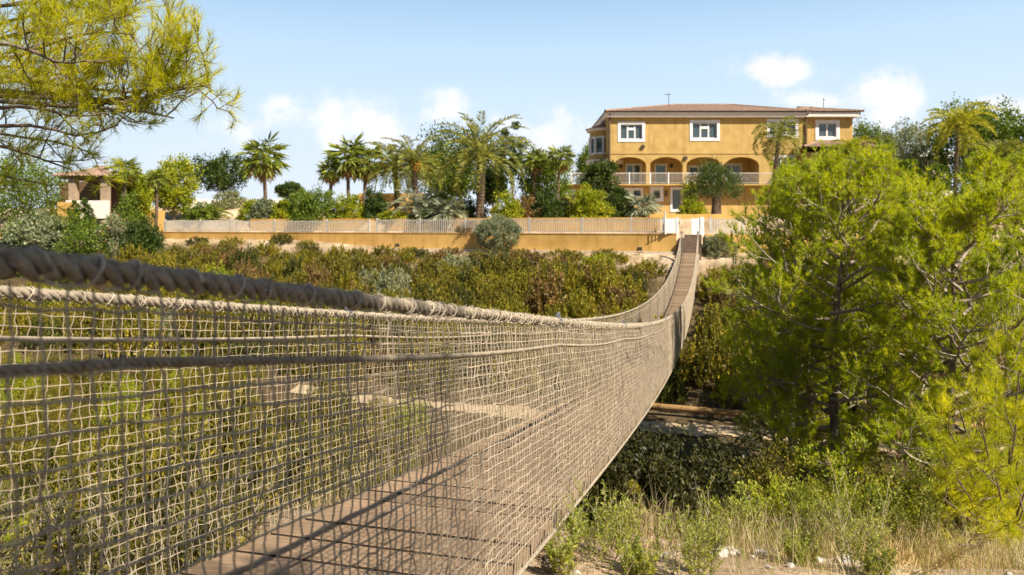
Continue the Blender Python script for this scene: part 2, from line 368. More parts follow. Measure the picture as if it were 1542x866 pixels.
def grid_sheet(name, Xs, qs, mat, zoff=0.0, fn=None):
    XX, QQ = np.meshgrid(Xs, qs, indexing='ij'); YY = Yw(XX) - QQ
    Z = ground(XX, YY) + zoff
    V = np.stack([XX, YY, Z], -1).reshape(-1, 3); a, b = XX.shape
    i = np.arange(a-1)[:, None]*b + np.arange(b-1)[None]
    Qd = np.stack([i, i+b, i+b+1, i+1], -1).reshape(-1, 4)
    if name == 'path':                          # ragged, partly overgrown edges
        xm, qm = XX.ravel()[Qd].mean(1), QQ.ravel()[Qd].mean(1)
        keep = np.abs(qm - 25.0) < .50 + .75*hash_noise(xm, qm*2, .8, 31) + .5*hash_noise(xm, qm*2, 2.6, 32); Qd = Qd[keep]
    mb = MB(); mb.add(V, Qd)
    return mb.build(name, mat, smooth=True)
Xs = np.unique(np.concatenate([np.linspace(-900, -60, 12), np.linspace(-60, -14, 60), np.linspace(-14, 14, 180), np.linspace(14, 50, 60), np.linspace(50, 900, 12)]))
qs = np.unique(np.concatenate([np.linspace(-1500, -60, 14), np.linspace(-60, -3, 60), [-2.75, -2.6, -2.4, -2.2, -1.5, -.8, -.14, -.10, 0], np.linspace(.2, 26, 100), np.linspace(26, 46, 170), np.linspace(46, 60, 30), np.linspace(60, 600, 10)]))
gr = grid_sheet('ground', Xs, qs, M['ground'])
va = np.empty(len(gr.data.vertices)*3, np.float32); gr.data.vertices.foreach_get('co', va); va = va.reshape(-1, 3).astype(float)
sv_ = BD[0]*va[:, 0] + BD[1]*va[:, 1]; tv_ = BN[0]*va[:, 0] + BN[1]*va[:, 1]; qv_ = Yw(va[:, 0]) - va[:, 1]
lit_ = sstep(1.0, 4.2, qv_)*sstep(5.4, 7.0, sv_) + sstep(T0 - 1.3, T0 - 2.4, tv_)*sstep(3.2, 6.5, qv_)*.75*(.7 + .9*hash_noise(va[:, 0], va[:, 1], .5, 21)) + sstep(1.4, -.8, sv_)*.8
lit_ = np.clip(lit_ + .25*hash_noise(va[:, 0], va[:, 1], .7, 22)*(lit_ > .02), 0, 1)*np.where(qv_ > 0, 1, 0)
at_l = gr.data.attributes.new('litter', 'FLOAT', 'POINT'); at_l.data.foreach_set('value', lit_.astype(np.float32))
tag(gr, kind='structure')
pt = grid_sheet('path', np.linspace(-7.0, 16, 200), np.linspace(24.3, 25.7, 14), M['path'], .03); tag(pt, kind='structure')
# ------------------------------------------------------------------ THE ROPE BRIDGE
SA, SB = -2.2, 41.4
bridge = thing('rope_bridge', 'long sagging rope footbridge with plank deck and netted sides', 'bridge')
BARRED = 1
def rail_t(side, s): return np.full_like(np.asarray(s, float), T0) if side == 0 else T0 - bw(s)
HANG = np.array([3.95 + 3.05*k for k in range(13)])
def sag(s):
    f = np.modf((np.asarray(s) - 3.95 + 30.5) / 3.05)[0]; return -np.sin(pi*f)
def twisted(mb, path_fn, s0, s1, rad, pitch, per, strands=3, n=6):
    K = int((s1 - s0) / pitch * per) + 1; s = np.linspace(s0, s1, K); c = path_fn(s)
    T = nrm(np.gradient(c, axis=0)); A = nrm(np.cross(T, UP)); B = np.cross(A, T)
    for k in range(strands):
        a = -2*pi*(s/pitch + k/strands)
        off = rad*.62
        tubes(mb, c + off*(np.cos(a)[:, None]*A + np.sin(a)[:, None]*B), rad*.475, n)
for side in (0, 1):
    r = rs(50 + side)
    def rope_path(s): return bp(s, rail_t(side, s), ztop(s))
    mb = MB(); twisted(mb, rope_path, SA, 13, .0185, .105, 12, 3, 8)
    s = np.linspace(13, SB, 160); tubes(mb, rope_path(s), .019, 8)
    rope = mb.build('handrail_rope', M['rope'], bridge, True)
    # lashings: net twine looped round the rope
    mb = MB()
    for sv in np.arange(-1.5, 16, .042):
        if sv > 9 and r.random() < .4: continue
        if sv < 5 and r.random() < .5: continue
        ss = sv + r.normal()*.012; tilt = r.normal()*.35 + .35
        a = np.linspace(-.2, 2*pi + .3, 12) - pi/2
        c = rope_path(np.array([ss]))[0]; rr = .0205 + .0012*r.random()
        p = bp(ss + tilt*.02*np.sin(a - .4), rail_t(side, np.full(12, ss)) + rr*np.cos(a), c[2] + rr*np.sin(a))
        tubes(mb, p, .0023 + .0008*r.random(), 4)
        if r.random() < .75:                    # running stitch under the rope
            e = ss + .042 + r.normal()*.008
            p = bp(np.linspace(ss, e, 4), rail_t(side, np.full(4, ss)) + (.012 if side == 0 else .0), ztop(np.linspace(ss, e, 4)) - .021 - .004*np.sin(np.linspace(0, pi, 4)))
            tubes(mb, p, .0024, 4)
    mb.build('lashing_rope', M['lash'], rope, True)
    mb = MB(); nf = 9000
    sv = -1 + 15*r.random(nf)**.8; a = r.random(nf)*2*pi
    base = rope_path(sv) + .019*(np.cos(a)[:, None]*np.array([BN[0], BN[1], 0]) + np.sin(a)[:, None]*UP)
    d = nrm(np.cos(a)[:, None]*np.array([BN[0], BN[1], 0]) + np.sin(a)[:, None]*UP + r.normal(size=(nf, 3))*.9)
    blades(mb, base, d, .006 + .014*r.random(nf), .0014, r)
    mb.build('loose_fibre', M['fuzz'], rope)
    # net grid
    sv = np.arange(SA, SB, .0425); nv = 27
    SS = sv[:, None] + np.zeros(nv)[None]; dep = np.concatenate([[.02], .052 + .0405*np.arange(nv - 1)])
    dep[-1] = RAIL + .03
    jit = np.where(SS < 14, 1.0, .35)
    Ss = SS + jit*(r.normal(size=SS.shape)*.0042 + .006*hash_noise(SS*3, dep[None]*9 + side*50, 1.0, 5))
    Tt = rail_t(side, SS) + jit*r.normal(size=SS.shape)*.003 + .018*np.sin(dep/RAIL*pi)[None]*(1 if side == 0 else -1)*(1 + hash_noise(SS, dep[None]*2, .5, 8 + side))
    Zz = ztop(SS) - dep[None] + .022*sag(SS)*np.exp(-dep/.35)[None] + jit*(r.normal(size=SS.shape)*.0022 + .008*hash_noise(SS*2, dep[None]*4, 1.0, 6 + side)*(dep > .1)[None])
    G = bp(Ss, Tt, Zz)
    mb = MB()
    # vertical strands with one extra point between knots for a slightly wavy twine
    K2 = nv*2 - 1; V2 = np.empty((len(sv), K2, 3)); V2[:, ::2] = G; V2[:, 1::2] = (G[:, 1:] + G[:, :-1])/2 + (r.normal(size=(len(sv), nv-1, 1))*.0035*jit[:, 1:, None])*np.array([BD[0], BD[1], 0])
    tubes(mb, V2, .0022 if side == 0 else .0016, 4)
    tubes(mb, np.transpose(G[:, 1:], (1, 0, 2)), .0024 if side == 0 else .0019, 4)
    near = sv < 9
    kn = G[near][:, 1:].reshape(-1, 3); rr = .0044 if side == 0 else .0034
    ov = np.array([(1,0,0),(-1,0,0),(0,1,0),(0,-1,0),(0,0,1),(0,0,-1)])*rr
    of = np.array([(0,2,4),(2,1,4),(1,3,4),(3,0,4),(2,0,5),(1,2,5),(3,1,5),(0,3,5)])
    mb.add((kn[:, None] + ov[None]).reshape(-1, 3), T=(of[None] + 6*np.arange(len(kn))[:, None, None]).reshape(-1, 3))
    mb.build('side_net', M['net'], bridge, True)
    def mid_path(s): return bp(s, rail_t(side, s) + .006, ztop(s) - .128 + .02*sag(s))
    mb = MB(); twisted(mb, mid_path, SA, 9, .0085, .05, 9, 3, 6); tubes(mb, mid_path(np.linspace(9, SB, 200)), .0085, 6)
    mb.build('middle_rope', M['rope'], bridge, True)
    mb = MB(); s = np.linspace(SA, SB, 300); tubes(mb, bp(s, rail_t(side, s), ztop(s) - RAIL - .03), .011, 6)
    mb.build('bottom_rope', M['rope'], bridge, True)
    # steel hangers with clamps
    for h in HANG:
        mb = MB(); nl = 34; inn = -.012 if side == 0 else .012
        zz = np.linspace(ztop(h) - .02, ztop(h) - RAIL, nl*2)
        if h < 12:
            for k in range(nl):
                a = np.linspace(0, 2*pi, 9); L = RAIL/nl*.72; c = bp(h, rail_t(side, h) + inn, ztop(h) - .02 - (k + .5)*RAIL/nl)
                if k % 2: p = np.stack([c[0] + BD[0]*.007*np.cos(a), c[1] + BD[1]*.007*np.cos(a), c[2] + L*np.sin(a)], -1)
                else: p = np.stack([c[0] + BN[0]*.007*np.cos(a), c[1] + BN[1]*.007*np.cos(a), c[2] + L*np.sin(a)], -1)
                tubes(mb, p, .0024, 4)
        else: tubes(mb, bp(np.full(5, h), rail_t(side, h) + inn, np.linspace(ztop(h), ztop(h) - RAIL, 5)), .007, 5)
        hg = mb.build('hanger', M['chain'], bridge, True)
        mb = MB(); c = bp(h, rail_t(side, h), ztop(h)); ax = np.array([BD[0], BD[1], 0]); an = np.array([BN[0], BN[1], 0])
        obox(mb, c + UP*.022, ax*.022, an*.015, UP*.006)
        for e in (-.014, .014):
            a = np.linspace(0, 2*pi, 17); 
            tubes(mb, c + ax*e + .0225*(np.cos(a)[:, None]*an + np.sin(a)[:, None]*UP), .004, 5)
            tubes(mb, np.array([c + ax*e*1.6 + UP*.02, c + ax*e*1.8 + UP*.052]), .0045, 6, True)
            obox(mb, c + ax*e*1.7 + UP*.038, ax*.008, an*.008, UP*.006)
        mb.build('rope_clamp', M['steel'], bridge)
# deck
mb = MB(); r = rs(77); s = SA
while s < SB - .1:
    wd = .155 + .05*r.random() if r.random() < .5 else .255 + .06*r.random(); gap = r.choice([.006, .012, .020, .030], p=[.25, .3, .25, .2])
    wdt = float(bw(s)); sc = s + wd/2; z = float(ztop(sc)) - RAIL - .012; sl_ = (float(ztop(sc + .1)) - float(ztop(sc - .1)))/.2
    ax = np.array([BD[0], BD[1], sl_]); ax /= np.linalg.norm(ax); an = np.array([BN[0], BN[1], 0]); up = np.cross(an, ax)
    c = bp(sc, T0 - wdt/2, z) + UP*r.normal()*.002; hw = wdt/2 - .025 + r.normal()*.006
    rot = r.normal()*.004
    obox(mb, c, ax*wd/2 + an*rot, an*hw, up*.022); s += wd + gap
deck = mb.build('deck', M['plank'], bridge)
deck.data.materials.append(M['gap_shade'])
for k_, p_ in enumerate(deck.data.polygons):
    if k_ % 6 in (0, 1): p_.material_index = 1  # plank faces inside the gaps get the painted shade
bv = deck.modifiers.new('edge', 'BEVEL'); bv.width = .002; bv.segments = 1
for e in (.12, -.12):
    for k in (0, 1):
        mb = MB(); s = np.linspace(SA, SB, 160); t = T0 - bw(s)*(.12 if k == 0 else .88)
        if e > 0: tubes(mb, bp(s, t, ztop(s) - RAIL - .045), .013, 6); mb.build('deck_cable', M['chain'], bridge, True)
# anchor posts at the far and near ends
for sx in (SB + .05, SA - .05):
    for side in (0, 1):
        mb = MB(); t = float(rail_t(side, np.array(sx))) ; z = float(ztop(min(sx, SB)))
        p = bp(sx, t, 0.0)
        tubes(mb, np.array([[p[0], p[1], z - RAIL - .5], [p[0], p[1], z + .10]]), .05, 10, True)
        mb.build('anchor_post', M['chain'], bridge)

# ------------------------------------------------------------------ abutments, garden wall, fence, stairs
mb = MB()
c = bp(SB + .15, T0 - .45, -2.0); ax = np.array([BD[0], BD[1], 0]); an = np.array([BN[0], BN[1], 0])
obox(mb, c, ax*.30, an*.52, UP*.42)
tag(mb.build('landing_slab', M['concrete']), 'pale concrete landing where the rope bridge meets the dark stairs', 'landing')
mb = MB(); obox(mb, bp(-3.2, T0 - .64, -1.15), ax*1.0, an*.85, UP*.42)
tag(mb.build('bridge_abutment', M['concrete']), 'concrete block carrying the near end of the rope bridge', 'abutment')
st = thing('stone_stairs', 'dark stone stairs climbing from the bridge end to the white gates', 'stairs', tuple(bp(SB + .30, T0 - .45, -1.55)))
st.rotation_euler = (0, 0, -atan2(BD[0], BD[1]))
for k in range(7):
    mb = MB(); box(mb, -.62, .62, .26*k, .26*k + .28, -.3, .04 + .165*k)
    mb.build('step', M['stone'], st)
def wallseg(name, X0, X1, z0, z1, dq0, dq1, mat, n=24, cap=None):
    mb = MB(); X = np.linspace(X0, X1, n)
    rows = []
    for (dq, z) in ((dq0, z0), (dq0, z1), (dq1, z1), (dq1, z0)):
        rows.append(np.stack([X, Yw(X) + dq, np.full(n, z)], -1))
    V = np.stack(rows, 1).reshape(-1, 3)
    Q = [(i*4 + j, i*4 + 4 + j, i*4 + 4 + (j+1) % 4, i*4 + (j+1) % 4) for i in range(n-1) for j in range(4)]
    Q += [(0, 1, 2, 3), (n*4-1, n*4-2, n*4-3, n*4-4)]
    mb.add(V, Q); return mb.build(name, mat)
gw = thing('retaining_wall', 'long ochre retaining wall under the white picket fence above the scrub slope', 'wall', (0, 0, 0))
o = wallseg('wall', -70, 9.45, -2.4, -.50, -.02, .26, M['ochre2'], 60); o.parent = gw
o = wallseg('footing', -30, 9.3, -2.2, -1.50, -.34, -.022, M['concrete'], 40); o.parent = gw
o = wallseg('coping', -70, 9.46, -.497, -.45, -.05, .29, M['ochre2'], 60); o.parent = gw
gw2 = wallseg('retaining_wall', 11.15, 24, -2.4, -.5, -.02, .26, M['ochre2'], 12); tag(gw2, 'short ochre retaining wall beside the stairs behind the pines', 'wall')
pw = wallseg('planter_wall', -20, 9.0, -.8, .52, 2.45, 2.65, M['ochre2'], 40); tag(pw, 'low ochre planter wall behind the picket fence below the palms', 'wall')
pw = wallseg('planter_wall', 8.9, 16, -.8, .75, 5.2, 5.4, M['ochre2'], 10); tag(pw, 'ochre planter wall facing the gates above the stone stairs', 'wall')
def fence(label, X0, X1, h, mat, postX, step=.13, pw=.05, zb=-.44, dq=.12):
    t = thing('picket_fence', label, 'fence', ((X0 + X1)/2, float(Yw((X0 + X1)/2)), 0)); lx, ly = t.location.x, t.location.y
    def P(X): return np.array([X - lx, float(Yw(np.array(X))) + dq - ly, 0])
    dr = nrm(P(X1) - P(X0)); nn = np.array([-dr[1], dr[0], 0]); L = np.linalg.norm(P(X1) - P(X0))
    mb = MB()
    for k in range(int(L/step) + 1):
        c = P(X0) + dr*k*step; obox(mb, c + UP*(zb + h/2), dr*pw/2, nn*.012, UP*h/2)
    mb.build('picket', mat, t)
    for zz in (zb + .1, zb + h - .07):
        mb = MB(); obox(mb, P((X0 + X1)/2) + UP*zz + nn*.026, dr*L/2, nn*.012, UP*.025); mb.build('rail', mat, t)
    for X in postX:
        mb = MB(); obox(mb, P(X) + UP*(zb + h/2 + .04) + nn*.03, dr*.05, nn*.045, UP*(h/2 + .05)); mb.build('post', mat, t)
    return t
def Xw(x, dq=0.0):                              # X on the wall line seen at photo column x
    u = (x - 771)/F; return (45.55 + dq)*u/(1 + .39*u)
fence('solid looking white picket fence on the ochre wall near the gazebo', Xw(246), Xw(352), .86, M['fence'], [Xw(x) for x in (247, 300, 345)], .115, .062)
fence('see-through white picket fence between the first garden bushes and the steps', Xw(354), Xw(556), .80, M['fence'], [Xw(x) for x in (355, 412, 491, 555)], .13, .04)
fence('long beige picket fence on the wall below the palms and the house', Xw(566), Xw(1000), .86, M['fence'], [Xw(x) for x in (567, 632, 700, 797, 877, 951, 999)], .14, .05)
fence('short beige picket fence beyond the stairs beside the grey ball shrub', 11.4, 13.4, .86, M['fence'], [11.45, 13.3], .14, .05)
def simple(name, label, cat, parts):
    t = thing(name, label, cat, (0, 0, 0))
    for pn, mat, boxes in parts:
        mb = MB()
        for b in boxes: box(mb, *b)
        mb.build(pn, mat, t)
    return t
g = thing('gate', 'white gate panel standing open before the stairs on the wall end', 'gate', (9.0, 42.0, -.45))
mb = MB(); box(mb, -.10, .42, -.02, .02, .04, .86); mb.build('panel', M['white'], g)
mb = MB(); box(mb, .44, .56, -.05, .05, -.04, .93); mb.build('post', M['white'], g)
mb = MB(); box(mb, -.22, -.12, -.04, .04, -.04, .93); mb.build('post', M['white'], g)
mb = MB()
for k in range(4): box(mb, -.62 + .12*k, -.585 + .12*k, -.012, .012, .02, .84)
box(mb, -.68, -.22, -.03, -.013, .1, .14); box(mb, -.68, -.22, -.03, -.013, .74, .78); mb.build('bars', M['fence'], g)
g = thing('gate', 'white gate panel with broad post on the far side of the stairs', 'gate', (10.75, 42.3, -.45))
mb = MB(); box(mb, -.36, .12, -.02, .02, -.05, .88); mb.build('panel', M['white'], g)
mb = MB(); box(mb, .14, .36, -.06, .06, -.1, .95); mb.build('post', M['white'], g)
g = thing('gate', 'small slatted white gate at the head of the stone stairs', 'gate', (10.05, 44.6, -.30))
mb = MB()
for k in range(4): box(mb, -.2 + .13*k, -.15 + .13*k, -.012, .012, .0, .8)
mb.build('slat', M['fence'], g)
mb = MB(); box(mb, -.24, .28, .013, .03, .12, .17); box(mb, -.24, .28, .013, .03, .62, .67); mb.build('rail', M['fence'], g)
mb = MB(); p = PX(1001, 318, 45.5); tubes(mb, np.array([[p[0], p[1], -.6], [p[0], p[1], p[2]]]), .05, 8, True)
tag(mb.build('lamp_pole', M['fence']), 'thin pale pole rising beside the end of the picket fence', 'pole')
def floodlight(x, y, label):
    u = (x - 771)/F; Y = (45.55/(1 + .39*u)) - .7; p = PX(x, y, Y); z = gz(p[0], p[1])
    t = thing('floodlight', label, 'floodlight', (p[0], p[1], z))
    mb = MB(); obox(mb, (0, 0, .34), (.13, 0, 0), (0, .05, .02), (0, -.03, .09)); mb.build('lamp_head', M['dark'], t)
    mb = MB(); box(mb, -.14, .14, .03, .06, .13, .16); box(mb, -.15, -.135, .0, .06, .13, .36); box(mb, .135, .15, .0, .06, .13, .36); box(mb, -.02, .02, .02, .06, -.2, .13); mb.build('bracket', M['dark'], t)
floodlight(963, 379, 'small dark floodlight at the foot of the wall near the bridge')
floodlight(598, 370, 'small dark floodlight at the foot of the wall below the palms')
lr = thing('log_rail', 'round timber rail lying along the far edge of the sandy valley path', 'log rail', (0, 0, 0))
q_ = 23.75
for (a, b) in ((3.4, 7.4), (7.5, 11.6), (11.7, 15)):
    X = np.linspace(a, b, 8); mb = MB(); tubes(mb, np.stack([X, Yw(X) - q_, ground(X, Yw(X) - q_) + .24], -1), .085, 10, True); mb.build('log', M['log'], lr, True)
    mb = MB(); x0 = a + .3; tubes(mb, np.array([[x0, float(Yw(np.array(x0))) - q_ + .14, gz(x0, float(Yw(np.array(x0))) - q_) - .3], [x0, float(Yw(np.array(x0))) - q_ + .14, gz(x0, float(Yw(np.array(x0))) - q_) + .34]]), .06, 8, True); mb.build('post', M['log'], lr)


# ------------------------------------------------------------------ THE HOUSE (facade plane y = 0 in its own frame)
HY = 68.0
def hx(x): return (x - 771)/F*HY
def hz(y): return (340 - y)/F*HY
house = thing('house', 'large ochre two storey house with tiled hip roof and arched arcade', 'house', (0, HY, 0))
HX0, HX1 = hx(916), hx(1213)
def wall_holes(mb, x0, x1, z0, z1, holes, y0=0.0, th=.3):
    xs = sorted({x0, x1, *[h[0] for h in holes], *[h[1] for h in holes]}); zs = sorted({z0, z1, *[h[2] for h in holes], *[h[3] for h in holes]})
    xs = [x for x in xs if x0 <= x <= x1]; zs = [z for z in zs if z0 <= z <= z1]
    for a, b in zip(xs, xs[1:]):
        for c_, d in zip(zs, zs[1:]):
            mx, mz = (a+b)/2, (c_+d)/2
            if any(h[0] < mx < h[1] and h[2] < mz < h[3] for h in holes): continue
            mb.add([(a, y0, c_), (b, y0, c_), (b, y0, d), (a, y0, d)], [(0, 1, 2, 3)])
    for h in holes:
        a, b, c_, d = h
        mb.add([(a, y0, c_), (b, y0, c_), (b, y0, d), (a, y0, d), (a, y0+th, c_), (b, y0+th, c_), (b, y0+th, d), (a, y0+th, d)], [(0, 4, 5, 1), (1, 5, 6, 2), (2, 6, 7, 3), (3, 7, 4, 0)])
def window(x0, x1, z0, z1, y, lights, parent=house, surround=.24, bars=True):
    """window let into the wall: broad surround, frame with mullions, a pane behind"""
    mb = MB(); s = surround; p = y - .05
    if s > 0:
        box(mb, x0 - .02, x0 + s, p, y + .06, z0 - .02, z1 + .02); box(mb, x1 - s, x1 + .02, p, y + .06, z0 - .02, z1 + .02)
        box(mb, x0 + s, x1 - s, p, y + .06, z1 - s, z1 + .02); box(mb, x0 + s, x1 - s, p, y + .06, z0 - .02, z0 + s)
    w = mb.build('window', M['white'], parent)
    mb = MB(); a, b, c_, d = x0 + s, x1 - s, z0 + s, z1 - s; n = lights
    f = .07
    box(mb, a, b, y + .121, y + .18, d - f, d); box(mb, a, b, y + .121, y + .18, c_, c_ + f)
    for k in range(n + 1):
        xc = a + (b - a)*k/n; e = f if 0 < k < n else f/1.5
        box(mb, max(a, xc - e), min(b, xc + e), y + .122, y + .181, c_ + f, d - f)
    if bars and n == 3:
        xa = a + (b-a)/3 + f; xb = a + 2*(b-a)/3 - f; zz = c_ + (d - c_)*.70
        box(mb, xa, xb, y + .123, y + .179, zz - .12, zz + .12)
    mb.build('frame', M['white'], w)
    mb = MB(); box(mb, a, b, y + .19, y + .20, c_, d); mb.build('pane', M['glass'], w)
    return w
zE = hz(177)                                    # top of the wall
zS = hz(231)                                    # string course above the arches
zB = hz(278)                                    # balcony floor
W1 = (hx(930.5), hx(971), hz(213.4), hz(183.5)); W2 = (hx(1039), hx(1083.5), hz(212), hz(181.2)); W3 = (hx(1155), hx(1202), hz(207.5), hz(179.6)); W4 = (hx(1165), hx(1197), hz(256), hz(234))
mb = MB()
wall_holes(mb, HX0, HX1, zS, zE, [W1, W2, W3])
box(mb, HX0, HX0 + .3, .001, 13.0, zB, zE); box(mb, HX1 - .3, HX1, .002, 13, -.5, zE); box(mb, HX0, HX1, 12.9, 13.2, -.5, zE)
# arcade: piers and arches
AR = [(hx(924), hx(973)), (hx(979), hx(1028)), (hx(1034), hx(1086)), (hx(1092), hx(1143))]
zsp, zcr = hz(249), hz(236.5)
xe = [HX0] + [e for a in AR for e in a] + [HX1]
for i in range(0, len(xe) - 2, 2): box(mb, xe[i], xe[i+1], 0, .38, zB, zS)
wall_holes(mb, xe[-2], HX1, zB, zS, [W4]); box(mb, xe[-2], xe[-2] + .3, .301, 2.6, zB, zS)
for (a, b) in AR:
    n = 20; th = np.linspace(pi, 0, n + 1); X = (a+b)/2 + (b-a)/2*np.cos(th); Z = zsp + (zcr - zsp)*np.sin(th)
    f = np.stack([X, np.zeros(n+1), Z], -1); g_ = f + np.array([0, .38, 0]); ft = f.copy(); ft[:, 2] = zS; gt = g_.copy(); gt[:, 2] = zS
    V = np.stack([f, g_, ft, gt], 1).reshape(-1, 3); Q = []
    for k in range(n): Q += [(4*k, 4*k+4, 4*k+6, 4*k+2), (4*k, 4*k+1, 4*k+5, 4*k+4), (4*k+1, 4*k+3, 4*k+7, 4*k+5)]
    mb.add(V, Q)
box(mb, HX0, HX1, .39, 2.7, zS - .12, zS)       # loggia ceiling
# loggia back wall
LD = 2.6
D1 = (hx(949), hx(973), zB, hz(243)); D2 = (hx(994), hx(1013), zB, hz(243)); D3 = (hx(1047), hx(1078), hz(262), hz(246))
D4 = (hx(1100), hx(1130), zB, hz(243))
wall_holes(mb, HX0 + .3, xe[-2], zB, zS - .12, [D1, D2, D3, D4], LD, .2)
# basement
B1 = (hx(928), hx(968), hz(298), hz(283)); B2 = (hx(979), hx(999), hz(303), hz(281)); B3 = (hx(1010), hx(1029), hz(319), hz(282))
wall_holes(mb, HX0, HX1, -1.0, zB - .14, [B1, B2, B3], .12, .3)
mb.build('wall', M['ochre'], house)
mb = MB(); box(mb, HX0 - .02, HX1 + .02, -.05, -.001, zS - .05, zS + .05); mb.build('string_course', M['ochre'], house)
window(*W1, 0, 3); window(*W2, 0, 3); window(*W3, 0, 3); window(*W4, 0, 3, surround=.2)
window(*D1, LD, 2, surround=.1); window(*D2, LD, 1, surround=.12); window(*D3, LD, 2, surround=.1); window(*D4, LD, 2, surround=.1)
window(*B1, .12, 3, surround=.16); window(*B2, .12, 1, surround=.32); window(*B3, .12, 1, surround=.17)
mb = MB(); bx_ = hx(989); box(mb, bx_ - .30, bx_ + .30, .04, .17, hz(294), hz(291)); box(mb, bx_ - .30, bx_ + .30, .04, .17, hz(298.5), hz(295.5)); mb.build('louvre', M['dark'], house)
for (px, py) in ((987, 286+4),): pass
for (px, py, yy_) in ((968, 221, -.08), (1032, 238, -.08), (1219, 180, 1.0)):
    mb = MB(); x, z = hx(px), hz(py); box(mb, x - .16, x + .16, yy_ - .12, yy_ + .08, z - .10, z + .10); box(mb, x - .04, x + .04, yy_ - .02, yy_ + .1, z + .1, z + .2); mb.build('wall_lamp', M['dark'], house)
for (px, py) in ((941, 247), (1020, 247)):
    mb = MB(); x, z = hx(px), hz(py); box(mb, x - .12, x + .12, LD - .2, LD, z - .15, z + .2); mb.build('wall_lamp', M['dark'], house)
mb = MB(); x, z = hx(1003.5), hz(291); box(mb, x - .1, x + .1, -.02, .12, z - .3, z + .25); mb.build('wall_lamp', M['brownpipe'], house)
# balcony slab and railing
mb = MB(); box(mb, hx(832), HX1 + .1, -1.1, LD, zB - .13, zB); box(mb, hx(832), HX0 - .02, LD, 8, zB - .13, zB); mb.build('balcony_slab', M['ochre'], house)
mb = MB(); box(mb, hx(842), HX0 - .02, -.6, -.3, -.5, zB - .131); mb.build('terrace_wall', M['ochre'], house)
mb = MB(); box(mb, hx(845), hx(866), -.66, -.601, .2, hz(285)); mb.build('garage_door', M['white'], house)
rl = MB(); box(rl, hx(834), HX1, -1.06, -1.0, hz(262.5), hz(262.5) + .07); box(rl, hx(834), HX1, -1.05, -1.01, zB + .08, zB + .12)
rail = rl.build('railing', M['fence'], house)
rl = MB()
for k, x in enumerate(np.arange(hx(834), HX1, .115)): box(rl, x - .011, x + .011, -1.045, -1.02, zB + .12, hz(262.5))
rl.build('baluster', M['fence'], rail)
for px in (836, 859, 887, 917, 945, 976, 1003, 1031, 1060, 1089):
    rl = MB(); x = hx(px); box(rl, x - .05, x + .05, -1.09, -.99, zB, hz(262.5) + .1); rl.build('post', M['white'], rail)
# downpipes and cornice
for (px, a) in ((917.5, 2.0), (1213, 2.0)):
    mb = MB(); x = hx(px); tubes(mb, np.array([[x, -.42, hz(172)], [x, -.12, hz(180)], [x, -.10, a if px > 1000 else .6]]), .11, 8); mb.build('downpipe', M['brownpipe'], house)
mb = MB(); box(mb, hx(911.5), HX1 + .05, -.42, 13.6, zE + .001, zE + .28); box(mb, hx(910.5), HX1 + .1, -.55, 13.7, zE + .281, zE + .42); mb.build('cornice', M['cream'], house)
def roof_slope(mb, o, al, inn, W_, D_, c0, c1, rise, pitch=.30, rows=22):
    """tiled slope: ribs run up the slope, courses step across it"""
    o, al, inn = np.asarray(o, float), np.asarray(al, float), np.asarray(inn, float)
    nx = int(W_/pitch*8) + 1; U = np.linspace(0, W_, nx); L = np.linspace(0, D_, rows*2 + 1)
    V = []
    for k, l in enumerate(L):
        f = l/D_; uc = np.clip(U, c0*f, W_ - c1*f)
        h = .11*np.abs(np.sin(pi*U/pitch))**.8 + (.03 if k % 2 else 0)
        V.append(o + al*uc[:, None] + inn*l + UP*(rise*f + h)[:, None])
    V = np.array(V).reshape(-1, 3); R_ = len(L); i = np.arange(R_-1)[:, None]*nx + np.arange(nx-1)[None]
    mb.add(V, np.stack([i, i+1, i+nx+1, i+nx], -1).reshape(-1, 4))
def hip_roof(name, parent, x0, x1, y0, y1, z, rise, hl, hr):
    mb = MB(); d = (y1 - y0)/2
    roof_slope(mb, (x0, y0, z), (1, 0, 0), (0, 1, 0), x1-x0, d, hl, hr, rise)
    roof_slope(mb, (x1, y1, z), (-1, 0, 0), (0, -1, 0), x1-x0, d, hr, hl, rise)
    roof_slope(mb, (x0, y1, z), (0, -1, 0), (1, 0, 0), y1-y0, hl, d, d, rise)
    roof_slope(mb, (x1, y0, z), (0, 1, 0), (-1, 0, 0), y1-y0, hr, d, d, rise)
    rf = mb.build(name, M['tile'], parent, True)
    mb = MB()
    for P in ([(x0, y0, z+.08), (x0+hl, y0+d, z+rise+.1)], [(x1, y0, z+.08), (x1-hr, y0+d, z+rise+.1)], [(x0+hl, y0+d, z+rise+.1), (x1-hr, y0+d, z+rise+.1)], [(x0, y1, z+.08), (x0+hl, y0+d, z+rise+.1)]):
        tubes(mb, np.array(P), .11, 8)
    mb.build('ridge_tiles', M['tile'], rf, True)
    return rf
hip_roof('roof', house, hx(909.5), hx(1216), -.75, 13.9, zE + .43, 1.75, 8.0, 5.2)
# wing on the right, set back
wx0, wx1 = hx(1213)*1.018, hx(1284)*1.018; wy = 1.2
def hx2(x): return (x - 771)/F*(HY + wy)
def hz2(y): return (340 - y)/F*(HY + wy)
W5 = (hx2(1228), hx2(1264), hz2(211), hz2(181))
mb = MB(); wall_holes(mb, HX1 + .001, hx2(1284), -.5, hz2(177), [W5], wy, .3); box(mb, hx2(1284) - .3, hx2(1284), wy + .001, 10, -.5, hz2(177)); mb.build('wing_wall', M['ochre'], house)
window(*W5, wy, 2, surround=.3)
mb = MB(); box(mb, HX1 + .12, hx2(1291), wy - .7, 10.6, hz2(177) + .001, hz2(177) + .40); mb.build('wing_cornice', M['cream'], house)
hip_roof('wing_roof', house, HX1 - 2.0, hx2(1294), wy - .9, 10.8, hz2(177) + .41, 1.15, 5, 4.2)
